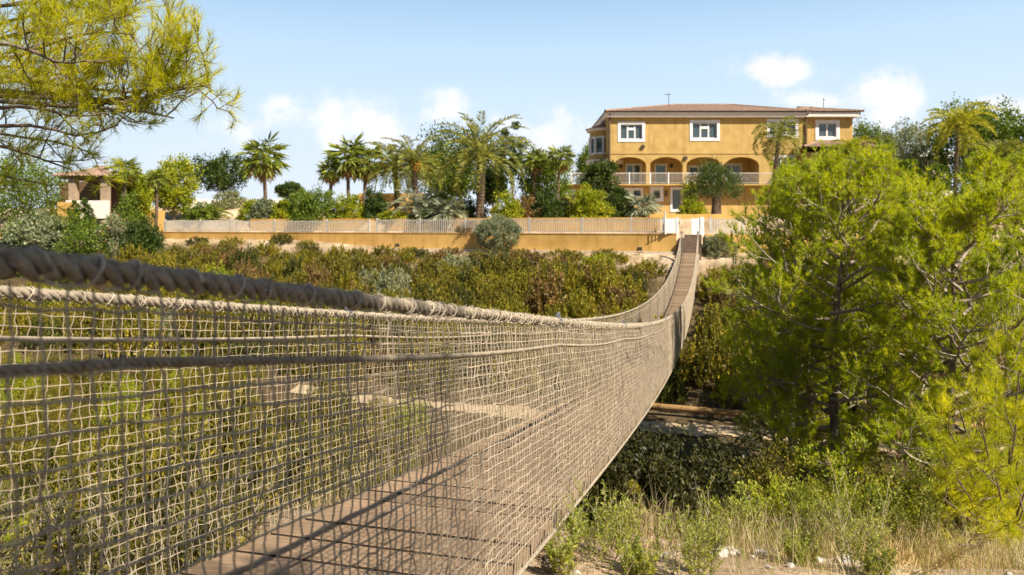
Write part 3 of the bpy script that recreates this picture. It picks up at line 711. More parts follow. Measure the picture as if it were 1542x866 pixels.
# round bay at the left corner
def ring(mb, cx, cy, r0, z0, z1, n=12, a0=0, cap=True, r1=None):
    a = np.linspace(0, 2*pi, n, endpoint=False) + pi/n; r1 = r0 if r1 is None else r1
    lo = np.stack([cx + r0*np.cos(a), cy + r0*np.sin(a), np.full(n, z0)], -1); hi = np.stack([cx + r1*np.cos(a), cy + r1*np.sin(a), np.full(n, z1)], -1)
    mb.add(np.vstack([lo, hi]), [(i, (i+1) % n, n+(i+1) % n, n+i) for i in range(n)])
    if cap:
        mb.add(np.vstack([lo, [[cx, cy, z0]]]), T=[(i, (i+1) % n, n) for i in range(n)]); mb.add(np.vstack([hi, [[cx, cy, z1]]]), T=[(i, (i+1) % n, n) for i in range(n)])
bcx, bcy, br = hx(913)*1.04, 3.4, 1.55
def bz(y): return (340 - y)/F*(HY + 2.2)
mb = MB(); ring(mb, bcx, bcy, br, bz(205), bz(197)); ring(mb, bcx, bcy, br, bz(240), bz(232.5)); ring(mb, bcx, bcy, br - .1, zB, bz(246)); mb.build('bay_wall', M['ochre'], house)
mb = MB(); ring(mb, bcx, bcy, br + .28, bz(196.9), bz(193)); mb.build('bay_cornice', M['cream'], house)
mb = MB(); ring(mb, bcx, bcy, br + .36, bz(247), bz(240.5)); mb.build('bay_cornice', M['cream'], house)
mb = MB()
for k in range(12):
    a = pi/12 + k*pi/6; c = (bcx + br*cos(a), bcy + br*sin(a)); box(mb, c[0]-.09, c[0]+.09, c[1]-.09, c[1]+.09, bz(232.4), bz(205.1))
    c = (bcx + (br-.1)*cos(a), bcy + (br-.1)*sin(a))
ring(mb, bcx, bcy, br + .01, bz(232.4), bz(229.5)); ring(mb, bcx, bcy, br + .01, bz(208), bz(205.1)); bayw = mb.build('window', M['white'], house)
mb = MB(); ring(mb, bcx, bcy, br - .08, bz(229.5), bz(208), cap=False); mb.build('pane', M['glass'], bayw)
mb = MB(); x = bcx - br*.55; box(mb, x - .45, x + .45, bcy - br - .02, bcy - br + .1, zB, bz(254)); d_ = mb.build('door', M['white'], house)
mb = MB(); box(mb, x - .32, x + .32, bcy - br - .035, bcy - br - .021, zB + .15, bz(256)); mb.build('pane', M['glass'], d_)
mb = MB(); ring(mb, bcx, bcy, br + .42, bz(192.9), bz(183), n=36, r1=.2); mb.build('bay_roof', M['tile'], house)
# aerials
for (px, py0, py1, dep, nm) in ((1007, 160, 141, 5, 'aerial'), (1240, 162, 148, 5, 'finial')):
    Yh = HY + dep; x = (px-771)/F*Yh; mb = MB(); tubes(mb, np.array([[x, dep, (340-py0)/F*Yh - .4], [x, dep, (340-py1)/F*Yh]]), .03, 6)
    ztp = (340-py1)/F*Yh
    if nm == 'aerial':
        tubes(mb, np.array([[x - .35, dep, ztp - .1], [x + .15, dep, ztp - .05]]), .03, 5)
        for k in range(4): tubes(mb, np.array([[x - .35 + .13*k, dep - .2, ztp - .1], [x - .35 + .13*k, dep + .2, ztp - .1]]), .018, 4)
    else: tubes(mb, np.array([[x - .04, dep, ztp - .18], [x + .22, dep, ztp - .12]]), .02, 5)
    mb.build(nm, M['dark'], house)
# low annex to the right of the house
an_ = thing('annex', 'low ochre annex with white corner pillar and tiled roof beside the house', 'building', (0, 66, 0))
def ax_(x): return (x - 771)/F*66.0
def az_(y): return (340 - y)/F*66.0
mb = MB(); box(mb, ax_(1215), ax_(1322), 0, 6, 0, az_(229)); mb.build('wall', M['ochre'], an_)
mb = MB(); box(mb, ax_(1322), ax_(1329), -.2, .3, .5, az_(229)); mb.build('pillar', M['white'], an_)
mb = MB(); box(mb, ax_(1262), ax_(1335), -.45, 6.5, az_(229) + .001, az_(223)); mb.build('cornice', M['cream'], an_)
hip_roof('roof', an_, ax_(1205), ax_(1338), -.7, 7, az_(223), .9, 3.2, 3.2)
# carport / outbuilding far right
ob = thing('outbuilding', 'low brown outbuilding with flat white roof behind the topiary', 'building', (0, 66, 0))
mb = MB(); box(mb, ax_(1393), ax_(1440), 1, 6, 1.5, az_(236)); mb.build('wall', M['concrete'], ob)
mb = MB(); box(mb, ax_(1385), ax_(1446), .4, 6.5, az_(235), az_(226)); mb.build('roof', M['white'], ob)
mb = MB(); box(mb, ax_(1394), ax_(1404), .9, .99, az_(251), az_(241)); mb.build('window', M['glass'], ob)
dv = MB(); V = [PX(1352, 309, 46), PX(1400, 303, 46), PX(1440, 284, 62), PX(1366, 290, 62)]
dv.add(V + [p - UP*.3 for p in V], [(0, 1, 2, 3), (0, 4, 5, 1), (1, 5, 6, 2), (2, 6, 7, 3), (3, 7, 4, 0)]); tag(dv.build('road', M['drive']), kind='structure')

# ------------------------------------------------------------------ gazebo and garden bits at the left
GY = 60.0
def gx(x): return (x - 771)/F*GY
def gzz(y): return (340 - y)/F*GY
gzb = thing('gazebo', 'open garden pavilion with hipped tile roof on stone pillars', 'gazebo', (0, GY, 0))
hip_roof('roof', gzb, gx(83), gx(172), -.4, 5.6, gzz(266), .9, 3, 3)
mb = MB(); box(mb, gx(88), gx(168), 0, 5.2, gzz(267) - .12, gzz(267)); mb.build('ceiling', M['brownpipe'], gzb)
for px in (108, 156):
    for yy_ in (.3, 4.8):
        mb = MB(); box(mb, gx(px) - .28, gx(px) + .28, yy_ - .28, yy_ + .28, .6, gzz(267) - .12); mb.build('pillar', M['stone_tan'], gzb)
mb = MB(); box(mb, gx(92)*65.2/60, gx(178), 5.0, 5.2, .6, gzz(267) - .05); mb.build('back_wall', M['brownpipe'], gzb)  # dark brown stands in for the shade inside the pavilion
mb = MB(); box(mb, gx(100), gx(164), -.1, .1, .6, gzz(302)); mb.build('parapet', M['cream'], gzb)
mb = MB(); box(mb, gx(146), gx(158), 4.9, 4.98, gzz(296), gzz(282)); mb.build('window', M['blind'], gzb)
mb = MB(); box(mb, gx(100), gx(128), -1.2, -.9, .6, gzz(305)); tag(mb.build('garden_wall', M['ochre2']), 'low ochre wall below the clipped hedge of the pavilion', 'wall')
for e in (): pass
def wall_at(name, x0, x1, yt, Y, mat, label, cat='wall', th=.25, zb=-.6):
    mb = MB(); a = (x0-771)/F*Y; b = (x1-771)/F*Y; box(mb, a, b, Y, Y+th, zb, (340-yt)/F*Y); return tag(mb.build(name, mat), label, cat)
for e in bpy.data.objects:
    if e.name.startswith('garden_wall'): e.location.y = GY
wall_at('garden_wall', 180, 246, 317, 57, M['ochre2'], 'low orange garden wall behind the round bush and the trunk')
wall_at('garden_wall', 286, 470, 300, 66, M['cream'], 'long pale garden wall behind the fan palms')
wall_at('garden_wall', 540, 640, 291, 62, M['ochre2'], 'ochre garden wall end behind the dark round bush')
p = PX(553, 290, 61); mb = MB(); box(mb, p[0]-.22, p[0]+.22, p[1]-.22, p[1]+.22, -.2, p[2]); box(mb, p[0]-.3, p[0]+.3, p[1]-.3, p[1]+.3, p[2], p[2]+.12); tag(mb.build('gate_pillar', M['white']), 'white square pillar at the end of the ochre garden wall', 'pillar')
gs = thing('garden_steps', 'ochre garden steps climbing through the gap in the planter wall', 'steps', tuple(PX(553, 340, gY(553, .9))*np.array([1, 1, 0])))
for k in range(5):
    mb = MB(); box(mb, -.9 + .2*k, .75 + .1*k, .3*k, .3*k + .32, -.6, -.30 + .17*k); mb.build('step', M['path'], gs)

# ================================================================== VEGETATION
def pine_parts(seed, H, R, base=.12, nl=34, nb=7, nt=6, ntf=5, nbl=13, tl=.11, tw=.011, r0=.11, lean=(0, 0), flat=1.0, mat='pine', limbpow=.5):
    r = rs(seed)
    t = np.linspace(0, 1, 10)
    tr = np.stack([lean[0]*t + .10*H*.25*np.sin(t*4 + seed)*t, lean[1]*t + .02*H*np.sin(t*5 + seed*2), H*.95*t], -1)
    lim = []
    for k in range(nl):
        u_ = base + (1 - base)*((k + .5)/nl)**.85; az = k*2.4 + r.normal()*.4
        prof = max(.12, sqrt(max(0, 1 - ((u_ - .38)/.66)**2)))
        l = R*prof*(.75 + .45*r.random())
        el = (.05 + .75*u_**1.5 + r.normal()*.12)*flat
        p0 = np.array([np.interp(u_, t, tr[:, i]) for i in range(3)])
        d = np.array([cos(az)*cos(el), sin(az)*cos(el), sin(el)]); tt = np.linspace(0, 1, 8)[:, None]
        side = np.array([-sin(az), cos(az), 0])
        lim.append(p0 + d*l*tt + UP*(.16*l*tt**2 - .06*l*np.sin(tt*3)) + side*l*.10*np.sin(tt*5 + k))
    lim = np.array(lim)
    ll = np.linalg.norm(lim[:, -1] - lim[:, 0], axis=1)
    br, bl = sprout(r, lim, nb, .22, 1.0, ll*.42, .62, .22, .22, 6, .35, .05)
    tw1, _ = sprout(r, br, nt, .2, 1.0, np.full(len(br), .40*R/2.3), .6, .25, .2, 4, .3, .05)
    tops = np.concatenate([tw1, br[:, [2, 3, 4, 5]]])
    p, d = tufts_on(r, tops, ntf, .25, 1.0, nbl, .75, .25)
    fo = MB(); dead = np.repeat(r.random(len(p)//(nbl*ntf)) < .035, nbl*ntf)
    blades(fo, p[~dead], d[~dead], tl*(.7 + .6*r.random((~dead).sum())), tw, r)
    dn = MB(); blades(dn, p[dead], d[dead], tl*.9, tw, r)
    wo = MB(); rad = r0*(1 - .82*t); tubes(wo, tr, rad, 8)
    li = MB(); tubes(li, lim, (r0*.34*(1 - .75*np.linspace(0, 1, 8))) , 5)
    tubes(li, br, (.013*(1 - .6*np.linspace(0, 1, 6))), 4)
    tubes(li, tw1, (.006*(1 - .5*np.linspace(0, 1, 4))), 3)
    return wo, li, fo, dn
def pine_tree(seed, loc, H, R, label, mat='pine', rz=0, group=None, **kw):
    t = thing('pine_tree', label, 'tree', loc, rz, group)
    wo, li, fo, dn = pine_parts(seed, H, R, mat=mat, **kw)
    wo.build('trunk', M['bark'], t, True); li.build('limbs', M['twig'], t, True); dn.build('dead_needles', M['deadfrond'], t); fo.build('crown', M[mat], t)
    return t
def ray_hit(x, y, y0=1.2, y1=140):
    Y = np.concatenate([np.arange(y0, 12, .02), np.arange(12, y1, .1)])
    z = (340 - y)/F*Y; X = (x - 771)/F*Y; g = ground(X, Y); k = np.argmax(z <= g)
    return np.array([X[k], Y[k], g[k]])
def at(x, Y):
    X = (x - 771)/F*Y; return np.array([X, Y, gz(X, Y)])
def topz(y, Y): return (340 - y)/F*Y

# ---- pines of the valley (right half of the picture)
def place_pine(seed, x, Y, ytop, wpx, label, **kw):
    b = at(x, Y); H = topz(ytop, Y) - b[2]; R = wpx/2/F*Y
    return pine_tree(seed, tuple(b - UP*.1), H + .1, R, label, **kw)
place_pine(3, 1266, 14.5, 262, 296, 'tall bushy pine with dark bare trunk beside the rope bridge', rz=.45, base=.07, nl=44, nb=8, nt=7, ntf=4, nbl=14, r0=.12)
place_pine(4, 1196, 16.5, 262, 200, 'rounded pine whose crown is closest to the far end of the bridge', nl=38, nb=7, nt=6, ntf=4, nbl=13, r0=.10)
place_pine(5, 1296, 18.0, 258, 190, 'pine standing behind its neighbours in front of the house wing', nl=32, nb=7, nt=5, ntf=4, nbl=13)
place_pine(6, 1432, 12.5, 318, 330, 'broad pine with forked pale limbs behind the young yellow pine', base=.07, nl=44, nb=8, nt=7, ntf=4, nbl=14, r0=.11)
place_pine(7, 1536, 16.0, 258, 230, 'pine with high dense crown at the picture edge behind the forked pine', nl=36, nb=7, nt=6, ntf=4, nbl=13)
place_pine(8, 1222, 15.5, 450, 220, 'low spreading pine with pale dead limbs over the sandy path', nl=18, nb=6, nt=5, ntf=3, nbl=13, base=.3)
place_pine(9, 1400, 20.0, 332, 200, 'small pine filling the gap between the two tall pines', nl=30, nb=6, nt=5, ntf=4, nbl=13)
# ---- the pine behind the camera whose shade falls on the near netting
pine_tree(12, (3.30, -2.32, gz(3.30, -2.32) - .1), 6.9, 1.0, 'pine on the near bank whose crown shades the first netting', base=.80, nl=30, nb=9, nt=8, ntf=5, nbl=9, tw=.014, flat=.4)
pine_tree(15, (3.8, -1.78, gz(3.8, -1.78) - .1), 6.8, 1.2, 'unseen thin-crowned pine added to dapple the edge of the netting shade', base=.77, nl=13, nb=5, nt=4, ntf=3, nbl=6, tw=.009, tl=.09, flat=.4, r0=.07)  # added out of view to soften the shade edge on the netting
pine_tree(13, (5.1, -3.95, gz(5.1, -3.95) - .1), 8.8, 1.0, 'unseen taller pine added to deepen the shade on the near netting', base=.84, nl=26, nb=8, nt=7, ntf=5, nbl=9, tw=.014, flat=.4)  # added out of view as a second shading layer for the netting
pine_tree(14, (.35, -2.4, gz(.35, -2.4) - .1), 7.4, 2.2, 'unseen spreading pine added to hold sky light off the near netting', base=.84, nl=34, nb=8, nt=7, ntf=4, nbl=9, tw=.016, flat=.5)  # added out of view to cut sky light on rope and netting
# ---- pine with branches reaching in over the bridge
def drawn_pine(seed, trunk, limbs, label, per, mat, tl=.085, tw=.0026, nb=9, nt=6, ntf=4, nbl=13, lb=.36, ltw=.17, name='pine_tree', thin=()):
    r = rs(seed); t = thing(name, label, 'tree', tuple(trunk[0])); o = np.asarray(trunk[0], float)
    wo = MB(); fo = MB(); tr = lerp_poly(trunk, 14) - o; tubes(wo, tr, np.linspace(.12, .03, 14), 9)
    lim = np.array([lerp_poly(l, 10) for l in limbs]) - o
    tubes(wo, lim, .020*(1 - .78*np.linspace(0, 1, 10)), 6)
    br, _ = sprout(r, lim, nb, per, 1.0, np.full(len(lim), lb), .62, .12, .18, 6, .25, .05)
    br = br[[k for k in range(len(br)) if not (k//nb in thin and k % 5 > 1)]]
    tw1, _ = sprout(r, br, nt, .15, 1.0, np.full(len(br), ltw), .6, .18, .15, 4, .25, .05)
    tops = np.concatenate([tw1, br[:, [2, 3, 4, 5]]])
    tubes(wo, br, .0052*(1 - .6*np.linspace(0, 1, 6)), 4); tubes(wo, tw1, .0026*(1 - .4*np.linspace(0, 1, 4)), 3)
    p, d = tufts_on(r, tops, ntf, .3, 1.0, nbl, .55, .12); blades(fo, p, d, tl*(.7 + .6*r.random(len(p))), tw, r)
    wo.build('trunk', M['bark'], t, True); fo.build('crown', M[mat], t); return t
def LP(pts): return [PX(*p) for p in pts]
tb = np.array([-4.9, 4.9, gz(-4.9, 4.9)])
trk = [tb, tb + (.05, 0, 1.4), tb + (.2, -.05, 2.8), tb + (.15, 0, 4.2), tb + (.1, .05, 5.4)]
def from_trunk(h): return tb + np.array([.12, 0, h])
limbs = []
for h, pts in ((3.0, [(-120,150,4.7),(70,138,4.5),(190,157,4.4),(240,145,4.4),(318,108,4.3)]),
               (3.05, [(-100,140,4.7),(60,140,4.5),(170,152,4.4),(240,122,4.35),(285,72,4.3)]),
               (3.02, [(-100,150,4.6),(60,146,4.45),(170,157,4.35),(250,138,4.3),(318,128,4.25)]),
               (2.95, [(-80,152,4.5),(60,158,4.4),(160,163,4.3),(215,168,4.3),(262,178,4.3)]),
               (3.1, [(-100,140,4.6),(20,120,4.5),(120,132,4.4),(205,138,4.3),(255,122,4.3)]),
               (3.3, [(-150,60,4.8),(-20,60,4.6),(80,40,4.5),(150,30,4.4),(205,8,4.3)]),
               (3.2, [(-150,90,4.6),(0,90,4.4),(90,60,4.3),(150,48,4.2),(200,52,4.1)]),
               (3.6, [(-150,-10,4.9),(-40,10,4.7),(40,5,4.6),(110,-5,4.5),(170,-15,4.5)]),
               (3.4, [(-150,40,4.4),(-50,60,4.2),(30,70,4.1),(90,95,4.0),(130,90,4.0)]),
               (2.9, [(-150,150,4.6),(-40,165,4.4),(40,160,4.3),(110,175,4.2),(160,170,4.2)]),
               (2.7, [(-150,190,4.8),(-20,190,4.6),(60,190,4.5),(120,205,4.5),(178,188,4.4)]),
               (2.4, [(-150,230,5.0),(-60,215,4.8),(0,220,4.7),(50,235,4.7),(105,255,4.6)]),
               (2.2, [(-150,260,5.0),(-70,255,4.9),(-10,262,4.8),(30,270,4.8),(80,280,4.8)]),
               (3.5, [(-150,30,5.2),(-30,40,5.1),(60,20,5.0),(120,10,5.0),(160,30,4.9)]),
               (3.0, [(-150,110,5.2),(-50,110,5.1),(30,120,5.0),(80,140,5.0),(120,150,4.9)]),
               (2.6, [(-150,170,5.4),(-50,190,5.3),(20,205,5.2),(90,215,5.2),(150,235,5.1)]),
               (3.2, [(-160,70,5.0),(-80,85,4.9),(-20,100,4.8),(40,100,4.8),(90,115,4.8)]),
               (3.7, [(-160,-30,4.6),(-60,-20,4.4),(10,-25,4.3),(60,-35,4.3),(120,-50,4.3)])):
    limbs.append([from_trunk(h)] + LP(pts))
drawn_pine(21, trk, limbs, 'feathery yellow-green pine branches reaching in high over the netting', .36, 'pine_near', nb=12, nt=7, ntf=4, nbl=10, tw=.0028, thin=(3, 9, 10, 11, 12, 15))
# a few long drooping bare twigs under it
# ---- young bright pine on the near bank
yb = ray_hit(1515, 812)
yl = []
r = rs(31)
for (x, y, Y) in ((1425,640,3.7),(1440,600,3.6),(1470,585,3.5),(1500,570,3.4),(1535,560,3.3),(1560,600,3.2),(1415,690,3.8),(1440,720,3.5),(1480,650,3.3),(1530,640,3.1),(1420,750,3.6),(1460,770,3.2),(1500,720,3.0),(1560,700,2.9),(1540,770,2.9),(1590,640,3.1),(1445,820,3.3),(1600,560,3.4)):
    e = PX(x, y, Y + 1.15); m_ = (yb + e)/2 + r.normal(size=3)*.05 - UP*.08
    yl.append([yb + UP*.1, yb*.75 + m_*.25 + UP*.08, m_, (m_ + e)/2 + UP*.02, e])
drawn_pine(32, [yb - UP*.1, yb + UP*.3, yb + UP*.7, yb + UP*1.0], yl, 'young long-needled yellow-green pine on the dry near bank', .25, 'pine_near', tl=.085, tw=.0030, nb=9, nt=6, ntf=4, nbl=13, lb=.27, ltw=.14)
sb = ray_hit(1150, 795)
sl_ = []
for (x, y) in ((1110,740),(1130,728),(1150,735),(1175,740),(1195,752),(1120,765),(1180,775),(1140,760)):
    Y = sb[1] + r.normal()*.12; e = PX(x, y, Y); sl_.append([sb, sb*.7 + e*.3 + UP*.03, sb*.4 + e*.6 + UP*.03, e])
drawn_pine(33, [sb - UP*.05, sb + UP*.08, sb + UP*.14, sb + UP*.18], sl_, 'tiny lime-green pine seedling at the edge of the near bank', .1, 'pine_near', tl=.085, tw=.004, nb=9, nt=6, ntf=4, nbl=15, lb=.16, ltw=.10, name='pine_seedling')

# ---- broadleaf shrubs and trees
def bush_mb(seed, rx, ry, h, ncl, nlf, ll, lw, rough=.22, ball=False, fill=.35, clr=.22, upb=.35, z0=0.0):
    r = rs(seed); dv = runit(r, ncl)
    if not ball: dv[:, 2] = np.abs(dv[:, 2])*1.1 - .12; dv = nrm(dv)
    lob = 1 + rough*np.sin(dv @ r.normal(size=3)*3 + 1) * np.sin(dv @ r.normal(size=3)*4) + np.clip(r.normal(size=ncl), -1.5, 1.5)*rough*.35
    inner = np.where(r.random(ncl) < fill, .35 + .55*r.random(ncl), .86 + .16*r.random(ncl))
    c = dv*(lob*inner)[:, None]*np.array([rx, ry, h/2 if ball else h])
    if ball: c[:, 2] += h/2
    c[:, 2] = np.maximum(c[:, 2], .03) + z0
    sc = (rx + ry + h)/3
    p = np.repeat(c, nlf, 0) + runit(r, ncl*nlf)*(r.random((ncl*nlf, 1))**.45)*1.75*clr*sc*.6*np.repeat(.6 + .8*r.random(ncl), nlf)[:, None]
    d = nrm(np.repeat(dv, nlf, 0)*.55 + runit(r, ncl*nlf)*.9 + UP*upb)
    mb = MB(); k = .7 + .6*r.random(len(p)); leaves(mb, p, d, ll*k, lw*k, r)
    return mb
def bush(seed, loc, rx, h, mat, label, name='shrub', ncl=90, nlf=64, ll=.16, lw=.085, group=None, cat='shrub', ry=None, **kw):
    o = bush_mb(seed, rx, rx*.9 if ry is None else ry, h, ncl, nlf, ll, lw, **kw).build(name, M[mat]); o.location = loc
    return tag(o, label, cat, group)
def leafy_tree(seed, loc, H, R, mat, label, trunk_frac=.35, name='tree', ncl=130, nlf=70, ll=.22, lw=.12, tr=.09, **kw):
    t = thing(name, label, 'tree', loc); r = rs(seed)
    ch = H*(1 - trunk_frac); fo = bush_mb(seed, R, R, ch, ncl, nlf, ll, lw, ball=True, z0=H*trunk_frac, **kw); fo.build('crown', M[mat], t)
    wo = MB(); k = np.linspace(0, 1, 7); tp = np.stack([.08*np.sin(k*4)*R, .05*np.cos(k*3)*R, k*H*.75 - .15], -1); tubes(wo, tp, tr*(1 - .6*k), 8)
    L = []
    for j in range(9):
        a = j*2.4; L.append(lerp_poly([tp[2 + j % 3], tp[3 + j % 3] + np.array([cos(a), sin(a), .3])*R*.35, np.array([cos(a)*R*.75, sin(a)*R*.75, H*(trunk_frac + (1-trunk_frac)*(.4 + .4*r.random()))])], 6))
    tubes(wo, np.array(L), tr*.4*(1 - .7*np.linspace(0, 1, 6)), 5); wo.build('trunk', M['bark'], t, True)
    return t
leafy_tree(19, (4.35, -1.25, gz(4.35, -1.25)), 4.3, 1.5, 'leaf_dark', 'unseen dense evergreen added to shade the near ground and cut its bounce light', .12, ncl=140, nlf=70)  # added out of view to shade nearby ground and reduce its bounce
def frond_paths(r, n, L, e_hi, e_lo, droop, K=12):
    az = np.arange(n)*2.39996 + r.normal(size=n)*.15; q = (np.arange(n) + .5)/n
    e0 = e_hi + (e_lo - e_hi)*q**.9 + r.normal(size=n)*.08
    t = np.linspace(0, 1, K); e = e0[:, None] - droop*t[None]**1.3*(.8 + .4*r.random((n, 1)))
    st = L*(.85 + .3*r.random((n, 1, 1)))/(K - 1)
    d = np.stack([np.cos(e)*np.cos(az)[:, None], np.cos(e)*np.sin(az)[:, None], np.sin(e)], -1)
    return np.concatenate([np.zeros((n, 1, 3)), np.cumsum(d[:, 1:]*st, 1)], 1), az
def palm_trunk(h, r0, r1, seed, t, rough=.10):
    k = np.linspace(0, 1, 40); r = rs(seed); wo = MB()
    p = np.stack([.05*h*np.sin(k*2 + seed)*k, .03*h*np.cos(k*2.5)*k, k*(h + .15) - .15], -1)
    tubes(wo, p, (r0 + (r1 - r0)*k)*(1 + rough*(np.arange(40) % 2)), 9); wo.build('trunk', M['palmtrunk'], t)
    return p[-1]
def feather_palm(seed, loc, th, L, label, mat='palm_feather', n=34, tr=(.20, .22), droop=1.5, e=(1.45, -.35), ll=.42, lw=.06, nlf=42, group=None, fluff=.25):
    r = rs(seed); t = thing('palm_tree', label, 'palm', loc, 0, group); top = palm_trunk(th, tr[0], tr[1], seed, t)
    P, az = frond_paths(r, n, L, e[0], e[1], droop); P = P + top
    mb = MB(); tubes(mb, P, .022*(1 - .8*np.linspace(0, 1, 12)), 4); 
    u_ = np.linspace(.12, .99, nlf); x = u_*11; i = np.clip(x.astype(int), 0, 10); f = (x - i)[None, :, None]
    p = P[:, i]*(1 - f) + P[:, i + 1]*f; tan = nrm(P[:, i + 1] - P[:, i]); sd = np.stack([-np.sin(az), np.cos(az), 0*az], -1)[:, None]
    nu = nrm(np.cross(sd, tan))
    for sg in (-1, 1):
        d = nrm(sd*sg*.75 + tan*.65 + nu*.28*np.sign(nu[..., 2:3] + 1e-6) + r.normal(size=p.shape)*fluff*.5)
        l = ll*(np.sin(pi*(.12 + .80*u_))**.7)[None] * (.85 + .3*r.random(p.shape[:2]))
        leaves(mb, p.reshape(-1, 3), d.reshape(-1, 3), l.ravel(), lw, r)
    mb.build('crown', M[mat], t); return t
def fan_palm(seed, loc, th, R, label, mat='palm_fan', n=34, tr=(.17, .13), skirt=14, group=None, e=(1.5, -.5), pet=.55, seg=15):
    r = rs(seed); t = thing('palm_tree', label, 'palm', loc, 0, group)
    top = palm_trunk(th, tr[0], tr[1], seed, t) if th > .05 else np.array([0, 0, .1])
    def fans(n, e_hi, e_lo, droop, mt, nm, sc=1.0):
        P, az = frond_paths(r, n, R*pet*sc, e_hi, e_lo, droop, 6); P = P + top; mb = MB(); tubes(mb, P, .014, 4)
        tan = nrm(P[:, -1] - P[:, -2]); sd = np.stack([-np.sin(az), np.cos(az), 0*az], -1); sd = nrm(sd + r.normal(size=sd.shape)*.25)
        a = np.linspace(-1.9, 1.9, seg)[None, :, None]
        d = nrm(tan[:, None]*np.cos(a) + sd[:, None]*np.sin(a) - UP*(.22) + r.normal(size=(n, seg, 3))*.10)
        b = np.repeat(P[:, -1][:, None], seg, 1); l = R*(1 - pet*.75)*sc*(.8 + .3*r.random((n, seg)))*(1 - .18*np.abs(a[..., 0]))
        leaves(mb, b.reshape(-1, 3), d.reshape(-1, 3), l.ravel()*1.15, .085*R*sc, r, None)
        mb.build(nm, M[mt], t)
    fans(n, e[0], e[1], .6, mat, 'crown')
    if skirt: fans(skirt, -.45, -1.25, .5, 'deadfrond', 'dead_fronds', .9)
    return t
def GP(x, dq=None, Y=None):
    Y = gY(x, dq) if Y is None else Y; return at(x, Y)
def gpalm(kind, seed, x, ytop, wpx, label, dq=None, Y=None, crown=.5, **kw):
    b = GP(x, dq, Y); Y = b[1]; R = wpx/2/F*Y; zt = topz(ytop, Y); th = max(.1, zt - b[2] - R*crown*2)
    return (feather_palm if kind == 'f' else fan_palm)(seed, tuple(b), th, R*1.15 if kind == 'f' else R, label, **kw)
gpalm('n', 41, 400, 205, 78, 'tall fan palm with brown skirt standing alone beside the dark round tree', dq=12, crown=.42)
gpalm('n', 42, 526, 207, 76, 'tallest fan palm of the clump of three', dq=14, crown=.40)
gpalm('n', 43, 549, 216, 66, 'fan palm with yellowing skirt leaning against the tallest of the clump', dq=15, crown=.42)
gpalm('n', 44, 496, 238, 44, 'short fan palm with curved thin trunk at the edge of the clump', dq=13, crown=.45)
gpalm('f', 45, 722, 194, 150, 'big feather palm with stout dark trunk above the ball shrub', dq=5, crown=.26, n=52, tr=(.27, .30), ll=.55, e=(1.5, -.5), droop=1.35)
gpalm('f', 46, 597, 217, 104, 'feather palm with drooping fronds next to the orange fruit', dq=10, crown=.32, n=40, tr=(.22, .22), ll=.5)
gpalm('f', 47, 627, 211, 116, 'feather palm hung with orange fruit between two palms', dq=9, crown=.32, n=44, tr=(.22, .22), ll=.5)
gpalm('n', 48, 806, 224, 46, 'spiky headed garden palm on thin trunk before the terrace', dq=14, crown=.4, skirt=6, tr=(.11, .09))
gpalm('n', 49, 841, 219, 50, 'spiky headed palm with bare thin trunk beside the house corner', dq=13, crown=.38, skirt=8, tr=(.10, .08))
gpalm('f', 50, 1165, 183, 92, 'weeping feather palm rising in front of the upper windows', Y=56, crown=.24, n=26, tr=(.17, .14), droop=2.2, ll=.5, fluff=.35, mat='palm_feather')
gpalm('f', 51, 1437, 166, 104, 'yellowish feather palm above the pines near the topiary', Y=52, crown=.24, n=30, tr=(.14, .11), mat='palm_yellow', ll=.6)
gpalm('f', 52, 1284, 206, 70, 'golden green palm peeping over the pines before the annex', Y=50, crown=.35, n=30, mat='palm_yellow', ll=.5, tr=(.12, .1))
gpalm('f', 53, 1358, 232, 62, 'broad leaved banana-like palm beside the annex pillar', Y=60, crown=.5, n=20, ll=.7, lw=.16, mat='leaf_green', tr=(.12, .1))
gpalm('f', 54, 1345, 258, 80, 'low golden palm in front of the clipped topiary', Y=48, crown=.5, n=26, mat='palm_yellow', ll=.5, tr=(.1, .1))
gpalm('f', 55, 1500, 214, 90, 'drooping green palm at the picture edge over the pines', Y=47, crown=.35, n=32, mat='palm_feather', ll=.6, tr=(.13, .11))
gpalm('n', 56, 184, 236, 48, 'fan palm beside the pavilion roof', Y=55, crown=.4, skirt=8)
gpalm('n', 57, 233, 252, 36, 'small fan palm with dark trunk against the low orange wall', Y=53.5, crown=.45, skirt=6, tr=(.12, .1))
gpalm('n', 58, 674, 291, 62, 'blue-grey fan shrub palm spilling over the picket fence below the big palm', dq=2.9, crown=.5, mat='palm_blue', skirt=0, n=36, e=(1.5, -.6))
gpalm('n', 59, 969, 287, 58, 'silvery fan shrub palm in front of the basement door', dq=6.5, crown=.45, mat='palm_blue', skirt=0, n=36, e=(1.5, -.6))
gpalm('n', 60, 1332, 203, 36, 'spiky yucca tuft beside the annex roof', Y=64, crown=.4, skirt=0, n=24, tr=(.1, .08))
gpalm('f', 61, 632, 272, 96, 'grey-green cycad-like palm clump under the feather palms', dq=4.2, crown=.5, n=40, mat='palm_blue', ll=.45, tr=(.2, .2))
gpalm('f', 62, 318, 300, 60, 'low dark cycad behind the see-through picket fence', dq=4, crown=.5, n=28, mat='palm_fan', ll=.4, tr=(.15, .15))
